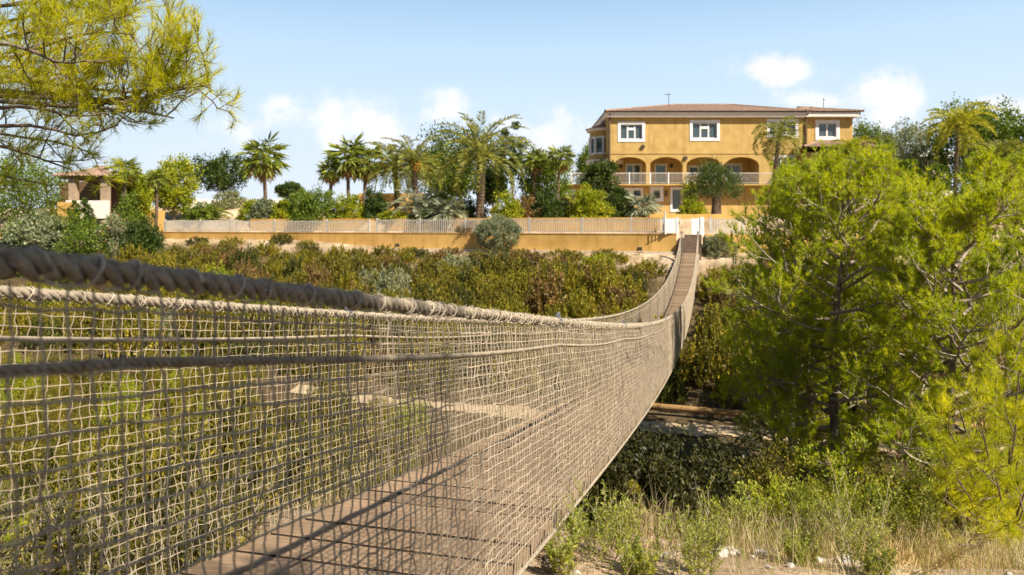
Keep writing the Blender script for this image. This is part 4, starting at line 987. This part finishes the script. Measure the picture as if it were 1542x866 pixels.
# fruit on the palm
b = GP(632, 8.2); mb = MB(); r = rs(9); zf = topz(252, b[1])
for k in range(60):
    c = np.array([b[0], b[1] - .4, zf]) + r.normal(size=3)*(.28, .15, .22); 
    dv_ = np.array([(1,0,0),(-1,0,0),(0,1,0),(0,-1,0),(0,0,1),(0,0,-1)])*.05
    mb.add(c + dv_, T=[(0,2,4),(2,1,4),(1,3,4),(3,0,4),(2,0,5),(1,2,5),(3,1,5),(0,3,5)])
M['fruit'] = plain('palm_fruit', (.62, .27, .03), (.75, .36, .05), 4, .6, 0)
o = mb.build('fruit_cluster', M['fruit'])
pal = [x for x in bpy.data.objects if x.get('label', '').startswith('feather palm hung')][0]; o.parent = pal; o.location = -pal.location

def gtree(seed, x, ytop, wpx, mat, label, dq=None, Y=None, tf=.3, name='tree', **kw):
    b = GP(x, dq, Y); Y = b[1]; return leafy_tree(seed, tuple(b), topz(ytop, Y) - b[2], wpx/2/F*Y, mat, label, tf, name, **kw)
gtree(71, 334, 236, 74, 'leaf_dark', 'dark round-crowned tree beside the lone fan palm', dq=14, tf=.3)
gtree(72, 260, 246, 62, 'leaf_bright', 'loose yellow-green tree behind the start of the picket fence', dq=3.5, tf=.2)
gtree(73, 690, 196, 110, 'leaf_dark', 'dark leafy tree behind the big feather palm', dq=17, tf=.3, ncl=130)
gtree(74, 668, 224, 90, 'leaf_green', 'mid green tree behind the fruiting palm', dq=16, tf=.2)
gtree(75, 770, 202, 60, 'leaf_dark', 'dark tree with separate cloud-like foliage clumps', dq=19, tf=.42, ncl=26, nlf=170, clr=.22, rough=.5)
gtree(76, 741, 262, 38, 'leaf_dark', 'clipped dark ball tree on a thin stem beside the big palm trunk', dq=7, tf=.38)
gtree(77, 820, 236, 66, 'leaf_green', 'leafy tree between the two spiky palms', dq=16, tf=.1)
gtree(78, 1366, 198, 84, 'leaf_grey', 'grey-green olive tree behind the banana-like palm', Y=66, tf=.2)
gtree(79, 1450, 160, 86, 'leaf_green', 'tall leafy tree behind the yellowish feather palm', Y=62, tf=.2)
gtree(80, 1496, 166, 90, 'leaf_green', 'bright leafy tree next to the tall one at the top of the pines', Y=60, tf=.15)
gtree(81, 1548, 176, 70, 'leaf_green', 'leafy tree cut by the picture edge above the pines', Y=58, tf=.15)
gtree(82, 1306, 188, 44, 'leaf_green', 'olive green tree behind the house wing', Y=82, tf=.2)
gtree(83, 436, 278, 34, 'leaf_dark', 'tiny far umbrella pine beyond the pale garden wall', Y=110, tf=.55, name='pine_tree', ll=.4, lw=.16)
gtree(84, 30, 236, 120, 'leaf_green', 'tall leafy tree behind the drooping pine sprays', Y=64, tf=.1, ncl=150)
gtree(86, 884, 226, 30, 'leaf_green', 'small far tree beside the round bay', Y=95, tf=.3)
gtree(87, 905, 243, 40, 'leaf_dark', 'dark potted tree on the terrace under the bay', Y=66, tf=.3)
gtree(88, 56, 332, 80, 'leaf_grey', 'grey-leaved spreading tree in front of the ochre wall', Y=50, tf=.4)
gtree(89, 206, 262, 36, 'leaf_bright', 'yellow-green small tree beside the pavilion', Y=57, tf=.25)
# dracaena: thick trunk and a dense dark dome of strap leaves
b = GP(1078, None, 50); t = thing('dragon_tree', 'dense dark dome-headed dragon tree with thick trunk before the arcade', 'tree', tuple(b))
zt = topz(252, 50) - b[2]; R = 42/F*50
mb = bush_mb(91, R, R, zt*.55, 150, 30, .34, .045, z0=zt*.45, fill=.3, upb=.6); mb.build('crown', M['leaf_dark'], t)
mb = MB(); tubes(mb, np.array([[0, 0, -.2], [.05, 0, zt*.3], [0, .05, zt*.5], [0, 0, zt*.6]]), np.array([.38, .30, .34, .4]), 10)
for a in range(6): tubes(mb, np.array([[0, 0, zt*.4], [cos(a)*.3, sin(a)*.3, zt*.55], [cos(a)*.7, sin(a)*.7, zt*.72]]), np.array([.14, .11, .08]), 6)
mb.build('trunk', M['palmtrunk'], t, True)
def gbush(seed, x, ytop, wpx, mat, label, dq=None, Y=None, name='shrub', hmin=.3, **kw):
    b = GP(x, dq, Y); Y = b[1]; return bush(seed, tuple(b - UP*.08), wpx/2/F*Y, max(hmin, (topz(ytop, Y) - b[2])*.88 + .05), mat, label, name, **kw)
gbush(101, 480, 283, 66, 'leaf_green', 'big rounded glossy green shrub behind the see-through picket fence', dq=2.9, ncl=120)
gbush(102, 450, 281, 46, 'leaf_green', 'bright shrub beside the big rounded glossy one', dq=4.5)
gbush(103, 527, 291, 52, 'leaf_bright', 'yellow-green rounded shrub right of the glossy shrub'.replace(' right of', ' beside'), dq=4.2)
gbush(104, 563, 288, 34, 'leaf_dark', 'dark compact shrub before the white gate pillar', dq=5.0)
gbush(105, 195, 284, 56, 'leaf_green', 'round green bush standing before the pavilion', Y=54, ball=False)
gbush(106, 764, 285, 44, 'leaf_bright', 'lime-yellow shrub between the ball tree and the dark shrub', dq=4.4)
gbush(107, 828, 283, 54, 'leaf_dark', 'dark shrub with reddish tips before the terrace wall', dq=4.6)
gbush(108, 886, 282, 56, 'leaf_bright', 'light green round tree-like shrub before the white garage door', dq=4.8, ncl=110)
gbush(109, 922, 288, 66, 'leaf_dark', 'dark purple-green shrub mass below the basement window', dq=6.8, ncl=120)
gbush(110, 930, 281, 40, 'leaf_red', 'reddish oleander rising behind the dark shrub mass', dq=8.5)
gbush(111, 752, 320, 66, 'leaf_grey', 'large grey-green ball shrub hanging over the ochre wall', dq=.1, ball=True, ncl=300, nlf=90, ll=.11, lw=.040, rough=.05, fill=.2, clr=.13)
gbush(112, 706, 330, 34, 'scrub_brown', 'dry greyish shrub beside the ball shrub on the fence', dq=.7, ll=.12, lw=.03)
gbush(113, 1082, 347, 56, 'scrub_grey', 'grey clipped ball shrub beyond the end of the bridge', Y=41.2, ncl=200, nlf=80, ll=.09, lw=.035, rough=.05, clr=.12)
gbush(114, 118, 322, 104, 'leaf_green', 'wide mid-green shrub mass spilling over the wall below the pavilion', Y=51.5, ncl=160)
gbush(115, 178, 322, 66, 'scrub_grey', 'greyish oleander with red flowers over the ochre wall', Y=52)
gbush(116, 219, 328, 56, 'leaf_dark', 'dark glossy round shrub where the white fence starts', Y=51.5, ncl=120)
gbush(117, 12, 336, 60, 'leaf_green', 'green shrub at the picture edge in front of the ochre wall', Y=49)
gbush(118, 45, 342, 50, 'leaf_grey', 'silver shrub in front of the ochre wall end', Y=50.5)
gbush(119, 400, 296, 40, 'leaf_grey', 'grey-leaved shrub behind the see-through picket fence', dq=4)
gbush(120, 380, 300, 40, 'leaf_bright', 'yellow-green shrub next to the grey-leaved one', dq=4.5)
gbush(121, 345, 286, 46, 'scrub_grey', 'dry greyish shrub behind the pale low wall', dq=8)
gbush(122, 300, 304, 50, 'leaf_green', 'green garden shrub between the yellow-green tree and the cycad', dq=3.4)
gbush(123, 425, 305, 36, 'leaf_bright', 'small yellow-green shrub at the foot of the fan palm', dq=3.6)
gbush(124, 592, 318, 40, 'leaf_bright', 'low yellow flowering edging beside the garden steps', dq=3.2, hmin=.25)
gbush(125, 1042, 283, 34, 'leaf_bright', 'climbing yellow-green plant beside the basement door', Y=58)
gbush(126, 850, 300, 40, 'scrub_olive', 'olive shrub behind the dark shrub with reddish tips', dq=6.5)
gbush(127, 790, 296, 50, 'scrub_brown', 'dry brownish shrub behind the lime-yellow one', dq=8)
gbush(128, 700, 300, 60, 'leaf_dark', 'dark undershrub behind the big palm trunk', dq=7.5)
gbush(129, 660, 290, 56, 'leaf_dark', 'dark undershrub behind the grey-green cycad-like clump', dq=8)
gbush(130, 1395, 262, 60, 'leaf_dark', 'low dark hedge along the driveway', Y=62, name='hedge', cat='hedge', ball=False)
gbush(131, 1412, 241, 36, 'leaf_green', 'clipped rounded topiary column beside the driveway', Y=60, name='topiary', cat='topiary', ncl=200, rough=.03, fill=.1, clr=.10, ball=True, ll=.1, lw=.05)
gbush(132, 1470, 232, 80, 'leaf_green', 'leafy shrub mass under the drooping palm', Y=52)
gbush(133, 1530, 226, 70, 'leaf_green', 'leafy shrub under the tree at the picture edge', Y=54)
gbush(134, 1240, 232, 60, 'scrub_brown', 'dry climbing shrub on the lower wall of the house wing', Y=63)
gbush(135, 1250, 262, 90, 'leaf_green', 'green garden shrub behind the tall pines before the house', Y=50)
gbush(136, 1340, 280, 90, 'leaf_green', 'green garden shrub behind the pines below the driveway', Y=45)
gbush(137, 1480, 268, 120, 'leaf_green', 'dark green shrub belt behind the edge pines', Y=46)
gbush(138, 640, 318, 40, 'leaf_dark', 'dark shrub at the foot of the cycad-like clump', dq=3.2)
gbush(139, 122, 292, 34, 'leaf_dark', 'clipped dark hedge block below the pavilion', Y=58.2, name='hedge', cat='hedge', rough=.03, fill=.1, clr=.1, ball=True)
for k, (x, y) in enumerate(((168, 330), (175, 326), (186, 333))): pass
ol = [x for x in bpy.data.objects if 'red flowers' in x.get('label', '')][0]
r = rs(5); fl = MB(); pf = runit(r, 50); pf[:, 2] = np.abs(pf[:, 2]); hs = [v.co.z for v in ol.data.vertices]
leaves(fl, pf*np.array([1.2, 1.2, max(hs)*.9]), runit(r, 50), .16, .12, r); fo = fl.build('blossom', M['flower'], ol); fo['kind'] = 'stuff'

# ---- scrub covering the far slope: individual bushes sharing a few meshes
def scrub_mb(seed, n=95, K=36, l0=.085, lw=.046):
    r = rs(seed); mb = MB()
    dv = runit(r, n); dv[:, 2] = np.abs(dv[:, 2]); c = dv*np.array([.88, .88, .9])*(.5 + .55*r.random(n)**.7)[:, None]
    # upright sprigs with leaves along them
    t = r.random((n, K, 1)); sd = nrm(dv*.6 + UP*.7 + r.normal(size=(n, 3))*.3)
    p = c[:, None] + sd[:, None]*(t - .6)*.42 + r.normal(size=(n, K, 3))*.036*(1.3 - t)
    d = nrm(sd[:, None]*.7 + r.normal(size=(n, K, 3))*.55)
    leaves(mb, p.reshape(-1, 3), d.reshape(-1, 3), l0*(1 + .6*r.random(n*K)), lw, r); return mb
SC = {}
for i in range(4):
    for mn in ('scrub_olive', 'scrub_yellow', 'scrub_brown', 'scrub_grey', 'leaf_bright', 'scrub_dark'):
        if mn in ('scrub_grey', 'leaf_bright') and i > 1: continue
        SC[(i, mn)] = scrub_mb(200 + i).mesh('scrub_bush', M[mn])
SLAB = {'scrub_dark': 'dark green scrub bush in the dense scrub on the far slope', 'scrub_olive': 'olive-green scrub bush in the dense scrub on the far slope', 'scrub_yellow': 'yellowish scrub bush in the dense scrub on the far slope',
        'scrub_brown': 'dry brownish scrub bush in the dense scrub on the far slope', 'scrub_grey': 'greyish scrub bush in the dense scrub on the far slope', 'leaf_bright': 'vivid green young bush in the dense scrub on the far slope'}
for i in range(2):
    for mn in ('scrub_olive', 'scrub_yellow', 'leaf_bright'): SC[(i + 10, mn)] = scrub_mb(230 + i, 150, 60, .045, .022).mesh('valley_bush', M[mn])
r = rs(400); placed = []
def scrub(X, Y, w, h, mn, label, group, name='scrub_bush'):
    i = int(r.integers(0, 4 if mn not in ('scrub_grey', 'leaf_bright') else 2))
    if name == 'valley_bush': i = 10 + i % 2
    o = bpy.data.objects.new(name, SC[(i, mn)]); COL.objects.link(o)
    o.location = (X, Y, gz(X, Y) - .08); o.rotation_euler = (0, 0, r.random()*6.28); o.scale = (w/2, w/2, h)
    return tag(o, label, 'bush', group)
tries = 0
while len(placed) < 295 and tries < 60000:
    tries += 1
    X = -27 + 44*r.random(); q = 1.3 + 21.4*r.random()**1.05; Y = float(Yw(np.array(X))) - q
    if abs(X) / Y > .76: continue
    s_ = BD[0]*X + BD[1]*Y; t_ = BN[0]*X + BN[1]*Y
    if q < 2.2 and r.random() < .5: continue
    if X < -9 and q < 6.5 and r.random() < .8: continue
    if T0 - 2.2 < t_ < T0 + (.95 if s_ > 30 else .75) and s_ > 24: continue
    if X > 9.5 and q < 3.5: continue
    sz = 1.4 + .8*r.random()
    if any((X-a)**2 + (Y-b_)**2 < (.36*(sz + c_))**2 for a, b_, c_ in placed): continue
    placed.append((X, Y, sz))
    mn = r.choice(['scrub_olive', 'scrub_yellow', 'scrub_brown', 'scrub_grey', 'leaf_bright', 'scrub_dark'], p=[.38, .31, .14, .02, .03, .12])
    if X > 3 and mn == 'scrub_olive' and r.random() < .5: mn = 'scrub_yellow'
    scrub(X, Y, sz*1.08, sz*(.72 + .30*r.random())*min(1, .26 + q/11), mn, SLAB[mn], 'scrub bushes covering the far slope')
# bushes of the valley floor and near bank behind the netting
pl2 = []; tries = 0
while len(pl2) < 130 and tries < 20000:
    tries += 1
    X = -20 + 18*r.random(); Y = 4.5 + 21*r.random(); q = float(Yw(np.array(X))) - Y; t_ = BN[0]*X + BN[1]*Y
    if t_ > T0 - 2.0 or (23.3 < q < 27.0 and X > -8.5) or abs(X)/Y > .85: continue
    sz = .9 + 1.0*r.random()
    if any((X-a)**2 + (Y-b_)**2 < (.36*(sz + c_))**2 for a, b_, c_ in pl2): continue
    pl2.append((X, Y, sz)); mn = r.choice(['scrub_yellow', 'leaf_bright', 'scrub_olive'], p=[.30, .06, .64])
    scrub(X, Y, sz, sz*(.6 + .35*r.random()), mn, {'scrub_yellow': 'yellow-green bush in the valley seen through the netting', 'leaf_bright': 'bright green bush in the valley seen through the netting', 'scrub_olive': 'olive bush in the valley seen through the netting'}[mn], 'bushes in the valley behind the netting', 'valley_bush')
# valley bushes under bridge and pines; gully ones carry shade in their leaf colour
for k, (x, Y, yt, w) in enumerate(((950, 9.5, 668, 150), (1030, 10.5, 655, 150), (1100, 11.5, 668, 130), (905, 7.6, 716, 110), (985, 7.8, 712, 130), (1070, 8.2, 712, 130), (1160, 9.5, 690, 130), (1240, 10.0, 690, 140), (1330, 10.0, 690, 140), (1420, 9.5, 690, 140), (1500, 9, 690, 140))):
    b = at(x, Y); bush(500 + k, tuple(b - UP*.1), w/2/F*Y*1.15, max(.5, topz(yt - 12 if x < 1130 else yt + 34, Y) - b[2]), 'leaf_gully_shade' if x < 1130 else 'scrub_olive', ('olive bush with the gully shade put into its leaf colour below the near bank' if x < 1130 else 'olive bush below the pines behind the near bank'), name='gully_bush', ncl=110, nlf=150, ll=.06, lw=.026, group='bushes in the shaded gully' if x < 1130 else 'olive bushes below the pines')

# ---- plants, rocks and dry grass of the near bank
def herb_mb(seed, n, H, spread, nl=70, ll=.026, lw=.0065):
    r = rs(seed); a = r.random(n)*2*pi; rad = spread*np.sqrt(r.random(n)); t = np.linspace(0, 1, 7)[None, :, None]
    d = nrm(np.stack([np.cos(a)*.28, np.sin(a)*.28, np.ones(n)], -1)*np.array([1, 1, 1]) + r.normal(size=(n, 3))*.12)
    h = H*(.55 + .5*r.random(n))[:, None, None]; b = np.stack([np.cos(a)*rad, np.sin(a)*rad, np.zeros(n) - .03], -1)
    P = b[:, None] + d[:, None]*h*t + r.normal(size=(n, 7, 3))*.012*t
    st, _ = sprout(r, P, 4, .15, .75, np.full(n, H*.28), .5, .5, .1, 5, .3, .04)
    wo = MB(); tubes(wo, P, .0028*(1 - .5*np.linspace(0, 1, 7)), 3); tubes(wo, st, .0018*(1 - .4*np.linspace(0, 1, 5)), 3)
    fo = MB()
    for PP, k in ((P, nl), (st, nl//3)):
        p, d = tufts_on(r, PP, k, .12, 1.0, 1, 1.1, .35); leaves(fo, p, d, ll*(.6 + .8*r.random(len(p))), lw, r)
    return wo, fo
def herb(seed, x, yb, yt, wpx, label, n=16, mat='herb', name='rosemary_bush', cat='shrub', group=None, **kw):
    b = ray_hit(x, yb); Y = b[1]; H = max(.12, (yb - yt)/F*Y); wo, fo = herb_mb(seed, n, H, wpx/2/F*Y*.55, **kw)
    t = thing(name, label, cat, tuple(b), 0, group); wo.build('stem', M['twig'], t); fo.build('foliage', M[mat], t); return t
herb(301, 905, 838, 716, 110, 'tall upright green bush beside the bottom edge of the netting', 18)
herb(302, 1045, 872, 722, 90, 'tall spiky green bush between the seedling and the netting bush', 15)
herb(303, 962, 872, 800, 60, 'small upright green bush before the two tall spiky ones', 14)
herb(304, 1290, 862, 696, 80, 'tallest thin-stemmed bush beside the white rocks', 13)
herb(305, 1208, 852, 786, 66, 'low green tuft bush among the white rocks', 18)
herb(306, 1505, 850, 768, 70, 'upright bush under the young yellow pine', 18)
herb(307, 1318, 872, 810, 50, 'low bright bush at the foot of the tallest thin-stemmed one', 16, mat='weed')
herb(308, 848, 862, 770, 50, 'thin green sprig bush close to the netting corner', 10)
herb(309, 1370, 835, 740, 70, 'loose yellowish bush behind the rocks near the young pine', 18, mat='weed')
herb(310, 1420, 845, 790, 60, 'short bush between the dry stalks and the young pine', 14)
herb(311, 980, 800, 738, 70, 'yellowish bush at the bank edge behind the spiky bushes', 18, mat='weed')
herb(312, 1240, 808, 740, 70, 'yellow-green bush at the bank edge behind the rocks', 22, mat='weed')
herb(313, 1095, 826, 776, 50, 'small bush beside the lime-green seedling', 12, mat='weed')
for k, (x, Y, yt, w, mat, lab) in enumerate(((1290, 6.4, 682, 110, 'leaf_bright', 'glossy yellow-green mastic shrub with red berries at the bank edge'), (1165, 6.8, 690, 66, 'scrub_olive', 'thin twiggy shrub behind the lime-green seedling'), (1345, 6.8, 735, 90, 'leaf_green', 'low green shrub between the mastic shrub and the young pine'), (1400, 6.2, 745, 100, 'scrub_yellow', 'yellowish shrub behind the dry stalks'), (1225, 6.6, 730, 70, 'weed', 'yellow-green shrub beside the mastic shrub'), (960, 6.2, 748, 60, 'scrub_yellow', 'small yellow-green shrub at the dark gully edge'))):
    b = at(x, Y); rr_ = w/2/F*Y
    bush(330 + k, tuple(b - UP*.05), rr_, max(.25, topz(yt, Y) - b[2]), mat, lab, ncl=60, nlf=80, ll=.036, lw=.016, fill=.5, clr=.22, rough=.35)
r = rs(44); tm = [herb_mb(90 + i, 16, .22, .13, nl=46, ll=.022, lw=.006) for i in range(3)]
tm = [(a.mesh('stem', M['twig']), b.mesh('foliage', M['weed'])) for a, b in tm]
for k in range(34):
    b = ray_hit(870 + 640*r.random(), 768 + 52*r.random()); q3 = int(r.integers(0, 3)); sc = .6 + .9*r.random()
    t = thing('weed', 'low yellow-green weed tuft on the sunny stony near bank', 'plant', tuple(b), r.random()*6, 'weed tufts on the near bank'); t.scale = (sc, sc, sc*.9)
    for nm, me in zip(('stem', 'foliage'), tm[q3]): o = bpy.data.objects.new(nm, me); COL.objects.link(o); o.parent = t
# left bank weeds behind the netting
r = rs(41)
wmesh = [herb_mb(60 + i, 12, .5, .22, nl=44, ll=.03, lw=.008) for i in range(3)]
wm = [(a.mesh('stem', M['twig']), b.mesh('foliage', M['weed_dull'])) for a, b in wmesh]
cnt = 0
while cnt < 30:
    X = -8 + 7.0*r.random(); Y = 2.0 + 6.5*r.random(); t_ = BN[0]*X + BN[1]*Y
    if t_ > T0 - 1.75 or abs(X)/Y > .95: continue
    k = int(r.integers(0, 3)); t = thing('weed', 'green weed on the dry bank seen through the netting', 'plant', (X, Y, gz(X, Y)), r.random()*6, 'weeds on the bank behind the netting'); sc = .7 + .9*r.random(); t.scale = (sc, sc, sc)
    for nm, me in zip(('stem', 'foliage'), wm[k]): o = bpy.data.objects.new(nm, me); COL.objects.link(o); o.parent = t
    cnt += 1
# rocks
import bmesh
def rock_mesh(seed):
    bm = bmesh.new(); bmesh.ops.create_icosphere(bm, subdivisions=3, radius=1); r = rs(seed); ks = r.normal(size=(7, 3)); ph = r.random(7)*6; pl = nrm(r.normal(size=(9, 3))); pd = .62 + .3*r.random(9)
    for v in bm.verts:
        c = np.array(v.co)
        for n_, d_ in zip(pl, pd):
            e = c @ n_ - d_
            if e > 0: c = c - n_*e
        c = c*(1 + .06*sum(np.sin(c @ k_*2.5 + p_) for k_, p_ in zip(ks, ph))/2)
        v.co = c*np.array([1, .8, .55])
    me = bpy.data.meshes.new('limestone_rock'); bm.to_mesh(me); bm.free(); me.materials.append(M['rock']); return me
RM = [rock_mesh(80 + i) for i in range(6)]
r = rs(42)
def rock(x, y, sz, label, group):
    b = ray_hit(x, y); o = bpy.data.objects.new('limestone_rock', RM[int(r.integers(0, 6))]); COL.objects.link(o)
    o.location = tuple(b + UP*sz*.12); o.rotation_euler = (r.normal()*.25, r.normal()*.25, r.random()*6.28); o.scale = (sz, sz*(.7 + .5*r.random()), sz*(.6 + .5*r.random())); return tag(o, label, 'rock', group)
rock(1253, 836, .085, 'broad white rock in front of the thin-stemmed bushes', None)
rock(1275, 846, .07, 'white rock half under the tallest thin-stemmed bush', None)
rock(1344, 800, .09, 'flat white rock ledge behind the bare dry ground', None)
rock(1108, 818, .10, 'largest pale rock of the rubble patch below the seedling', None)
rock(1128, 826, .08, 'second pale rock beside the rubble patch', None)
rock(1395, 803, .08, 'long white rock near the dry golden stalks', None)
rock(1236, 846, .06, 'small white rock in front of the broad white rock', None)
rock(842, 846, .10, 'brown-grey rock beside the netting corner bush', None)
for k in range(75): rock(1080 + 90*r.random()**1.3, 806 + 30*r.random(), .022 + .05*r.random()**2, 'white stone of the pale rubble patch below the seedling', 'white rubble stones')
for k in range(70): rock(1200 + 340*r.random(), 796 + 50*r.random(), .02 + .06*r.random()**2.5, 'white stone lying among the rocks below the thin-stemmed bushes', 'white stones of the bank edge')
for k in range(80): rock(800 + 740*r.random(), 790 + 85*r.random(), .012 + .035*r.random()**3, 'small pale stone scattered on the dry near bank', 'small stones on the near bank')
# dry grass
def grass(name, n, sampler, hmin, hmax, w, seed, mat, bend=.5):
    r = rs(seed); X, Y = sampler(r, n); Z = ground(X, Y) - .01; n = len(X)
    p = np.stack([X, Y, Z], -1); l = hmin + (hmax - hmin)*r.random(n)**2
    d = nrm(UP + r.normal(size=(n, 3))*bend); d[:, 2] = np.abs(d[:, 2]); d2 = nrm(d + r.normal(size=(n, 3))*.35 - UP*.15)
    s_ = nrm(np.cross(d, runit(r, n)))*w/2; l = l[:, None]
    V = np.stack([p - s_, p + s_, p + d*l*.55 + s_*.7, p + d*l*.55 - s_*.7, p + d*l*.55 + d2*l*.5], 1).reshape(-1, 3)
    i = np.arange(n)[:, None]*5; mb = MB(); mb.add(V, i + np.array([[0, 1, 2, 3]]), i + np.array([[3, 2, 4]]))
    return tag(mb.build(name, M[mat]), kind='stuff')
def patch(X0, X1, Y0, Y1, f, thr, cond=None):
    def smp(r, n):
        X = X0 + (X1 - X0)*r.random(n*4); Y = Y0 + (Y1 - Y0)*r.random(n*4)
        k = (hash_noise(X, Y, f, 11) + .6*hash_noise(X, Y, f*2.7, 12) + r.normal(size=len(X))*.12) > thr
        if cond is not None: k &= cond(X, Y)
        return X[k][:n], Y[k][:n]
    return smp
def tt(X, Y): return BN[0]*X + BN[1]*Y
grass('dry_grass', 7000, patch(-.2, 6.2, 2.6, 7.0, 2.2, .12, lambda X, Y: tt(X, Y) > T0 + .08),   .03, .15, .0032, 51, 'drygrass', .8)
grass('dry_grass', 2600, patch(.5, 6, 4.2, 7.0, 1.5, .10, lambda X, Y: tt(X, Y) > T0 + .2), .2, .55, .0035, 52, 'drygrass', .28)
grass('green_grass', 800, patch(.2, 6, 3.4, 7.0, 1.9, .15, lambda X, Y: tt(X, Y) > T0 + .1), .08, .3, .0045, 53, 'weed', .4)
grass('dry_grass', 12000, patch(-9, -1.2, 1.6, 8.5, 1.2, -.05, lambda X, Y: tt(X, Y) < T0 - 1.3), .05, .28, .005, 54, 'drygrass', .6)
grass('green_grass', 9000, patch(-10, -1.4, 1.8, 11, .8, .05, lambda X, Y: tt(X, Y) < T0 - 1.35), .08, .35, .007, 55, 'weed_dull', .45)
grass('green_grass', 14000, patch(-16, 8, 7, 20, .4, .0, lambda X, Y: (np.abs(Yw(X) - Y - 25) > .5)), .10, .40, .014, 56, 'weed_dull', .45)
grass('dry_grass', 16000, patch(-28, 9.5, 33, 57, .3, -.1, lambda X, Y: (Yw(X) - Y > .4) & (Yw(X) - Y < 7)), .15, .5, .022, 57, 'drygrass', .45)
grass('dry_grass', 5000, patch(9.6, 15, 33, 41.8, .5, -.3), .15, .45, .022, 58, 'drygrass', .45)
grass('dry_grass', 14000, patch(-24, 14, 19, 45, .35, .0, lambda X, Y: (Yw(X) - Y > 6) & (Yw(X) - Y < 23)), .15, .45, .02, 59, 'drygrass', .5)
grass('green_grass', 12000, patch(-24, 14, 19, 45, .35, -.1, lambda X, Y: (Yw(X) - Y > 3) & (Yw(X) - Y < 23.3)), .15, .5, .03, 60, 'scrub_olive', .5)
grass('straw_grass', 8000, patch(1.0, 6, 5.0, 6.8, 1.7, .04, lambda X, Y: tt(X, Y) > T0 + .9), .12, .50, .0042, 61, 'straw', .26)
grass('straw_grass', 2600, patch(-.1, 6, 2.7, 5.2, 2.6, .16, lambda X, Y: tt(X, Y) > T0 + .12), .05, .24, .0036, 62, 'straw', .55)
r = rs(46)
for k, (x, y) in enumerate(((1120, 742), (1168, 722), (1205, 716), (1250, 708), (1320, 716), (1362, 728), (1398, 722), (1080, 770))):
    Y = 5.3 + .7*r.random(); b = at(x, Y)
    bush(350 + k, tuple(b - UP*.04), .20 + .10*r.random(), max(.22, topz(y, Y) - b[2]), 'leaf_bright' if k % 2 else 'herb', 'low sunlit yellow-green shrub along the edge of the near bank', name='bank_shrub', ncl=50, nlf=70, ll=.032, lw=.012, fill=.5, clr=.20, rough=.4, group='sunlit shrubs along the bank edge')
# tall dry stalks
for k, (x, yb, yt) in enumerate(((1385, 826, 690), (1402, 836, 716), (1372, 820, 700))):
    b = ray_hit(x, yb); r = rs(70 + k); H = (yb - yt)/F*b[1]; mb = MB()
    P = []
    for j in range(12):
        a = r.normal(size=2)*.12; P.append(lerp_poly([b + np.array([a[0]*.3, a[1]*.3, -.02]), b + np.array([a[0], a[1], H*.5]), b + np.array([a[0]*2.2, a[1]*2.2, H*(.8 + .3*r.random())])], 6))
    P = np.array(P); tubes(mb, P, .0022, 3); p, d = tufts_on(r, P, 22, .70, 1.0, 1, .35, .3); leaves(mb, p, d, .03, .006, r)
    tag(mb.build('grass_stalks', M['drygrass']), ['clump of tall dry golden stalks beside the young pine', 'shorter leaning clump of dry golden stalks', 'thin clump of dry stalks behind the loose yellowish bush'][k], 'dry grass')

# labels of the setting and of the ground cover
for nm, lab, cat in (('ground', 'dry earth of the banks, gully slopes and garden terrace', 'ground'), ('path', 'pale sandy path crossing the gully under the bridge', 'path'), ('road', 'pale paved driveway behind the pines beside the topiary', 'driveway'),
        ('dry_grass', 'short matted dry grass on the stony near bank', 'grass'), ('dry_grass.001', 'taller thin dry grass standing on the near bank', 'grass'), ('green_grass', 'sparse green grass among the stones of the near bank', 'grass'),
        ('dry_grass.002', 'dry grass on the bank seen through the netting', 'grass'), ('green_grass.001', 'olive green grass on the bank seen through the netting', 'grass'), ('green_grass.002', 'olive ground cover on the gully floor', 'grass'),
        ('dry_grass.003', 'golden dry grass strip at the foot of the ochre wall', 'grass'), ('dry_grass.004', 'dry grass beside the stairs at the far bridge end', 'grass'), ('dry_grass.005', 'dry grass between the scrub bushes of the far slope', 'grass'),
        ('green_grass.003', 'dark green undergrowth between the scrub bushes of the far slope', 'undergrowth'), ('straw_grass', 'tall pale straw grass along the edge of the near bank', 'grass'), ('straw_grass.001', 'scattered pale straw tufts on the bare near bank', 'grass')):
    o = bpy.data.objects.get(nm)
    if o is not None: tag(o, lab, cat)
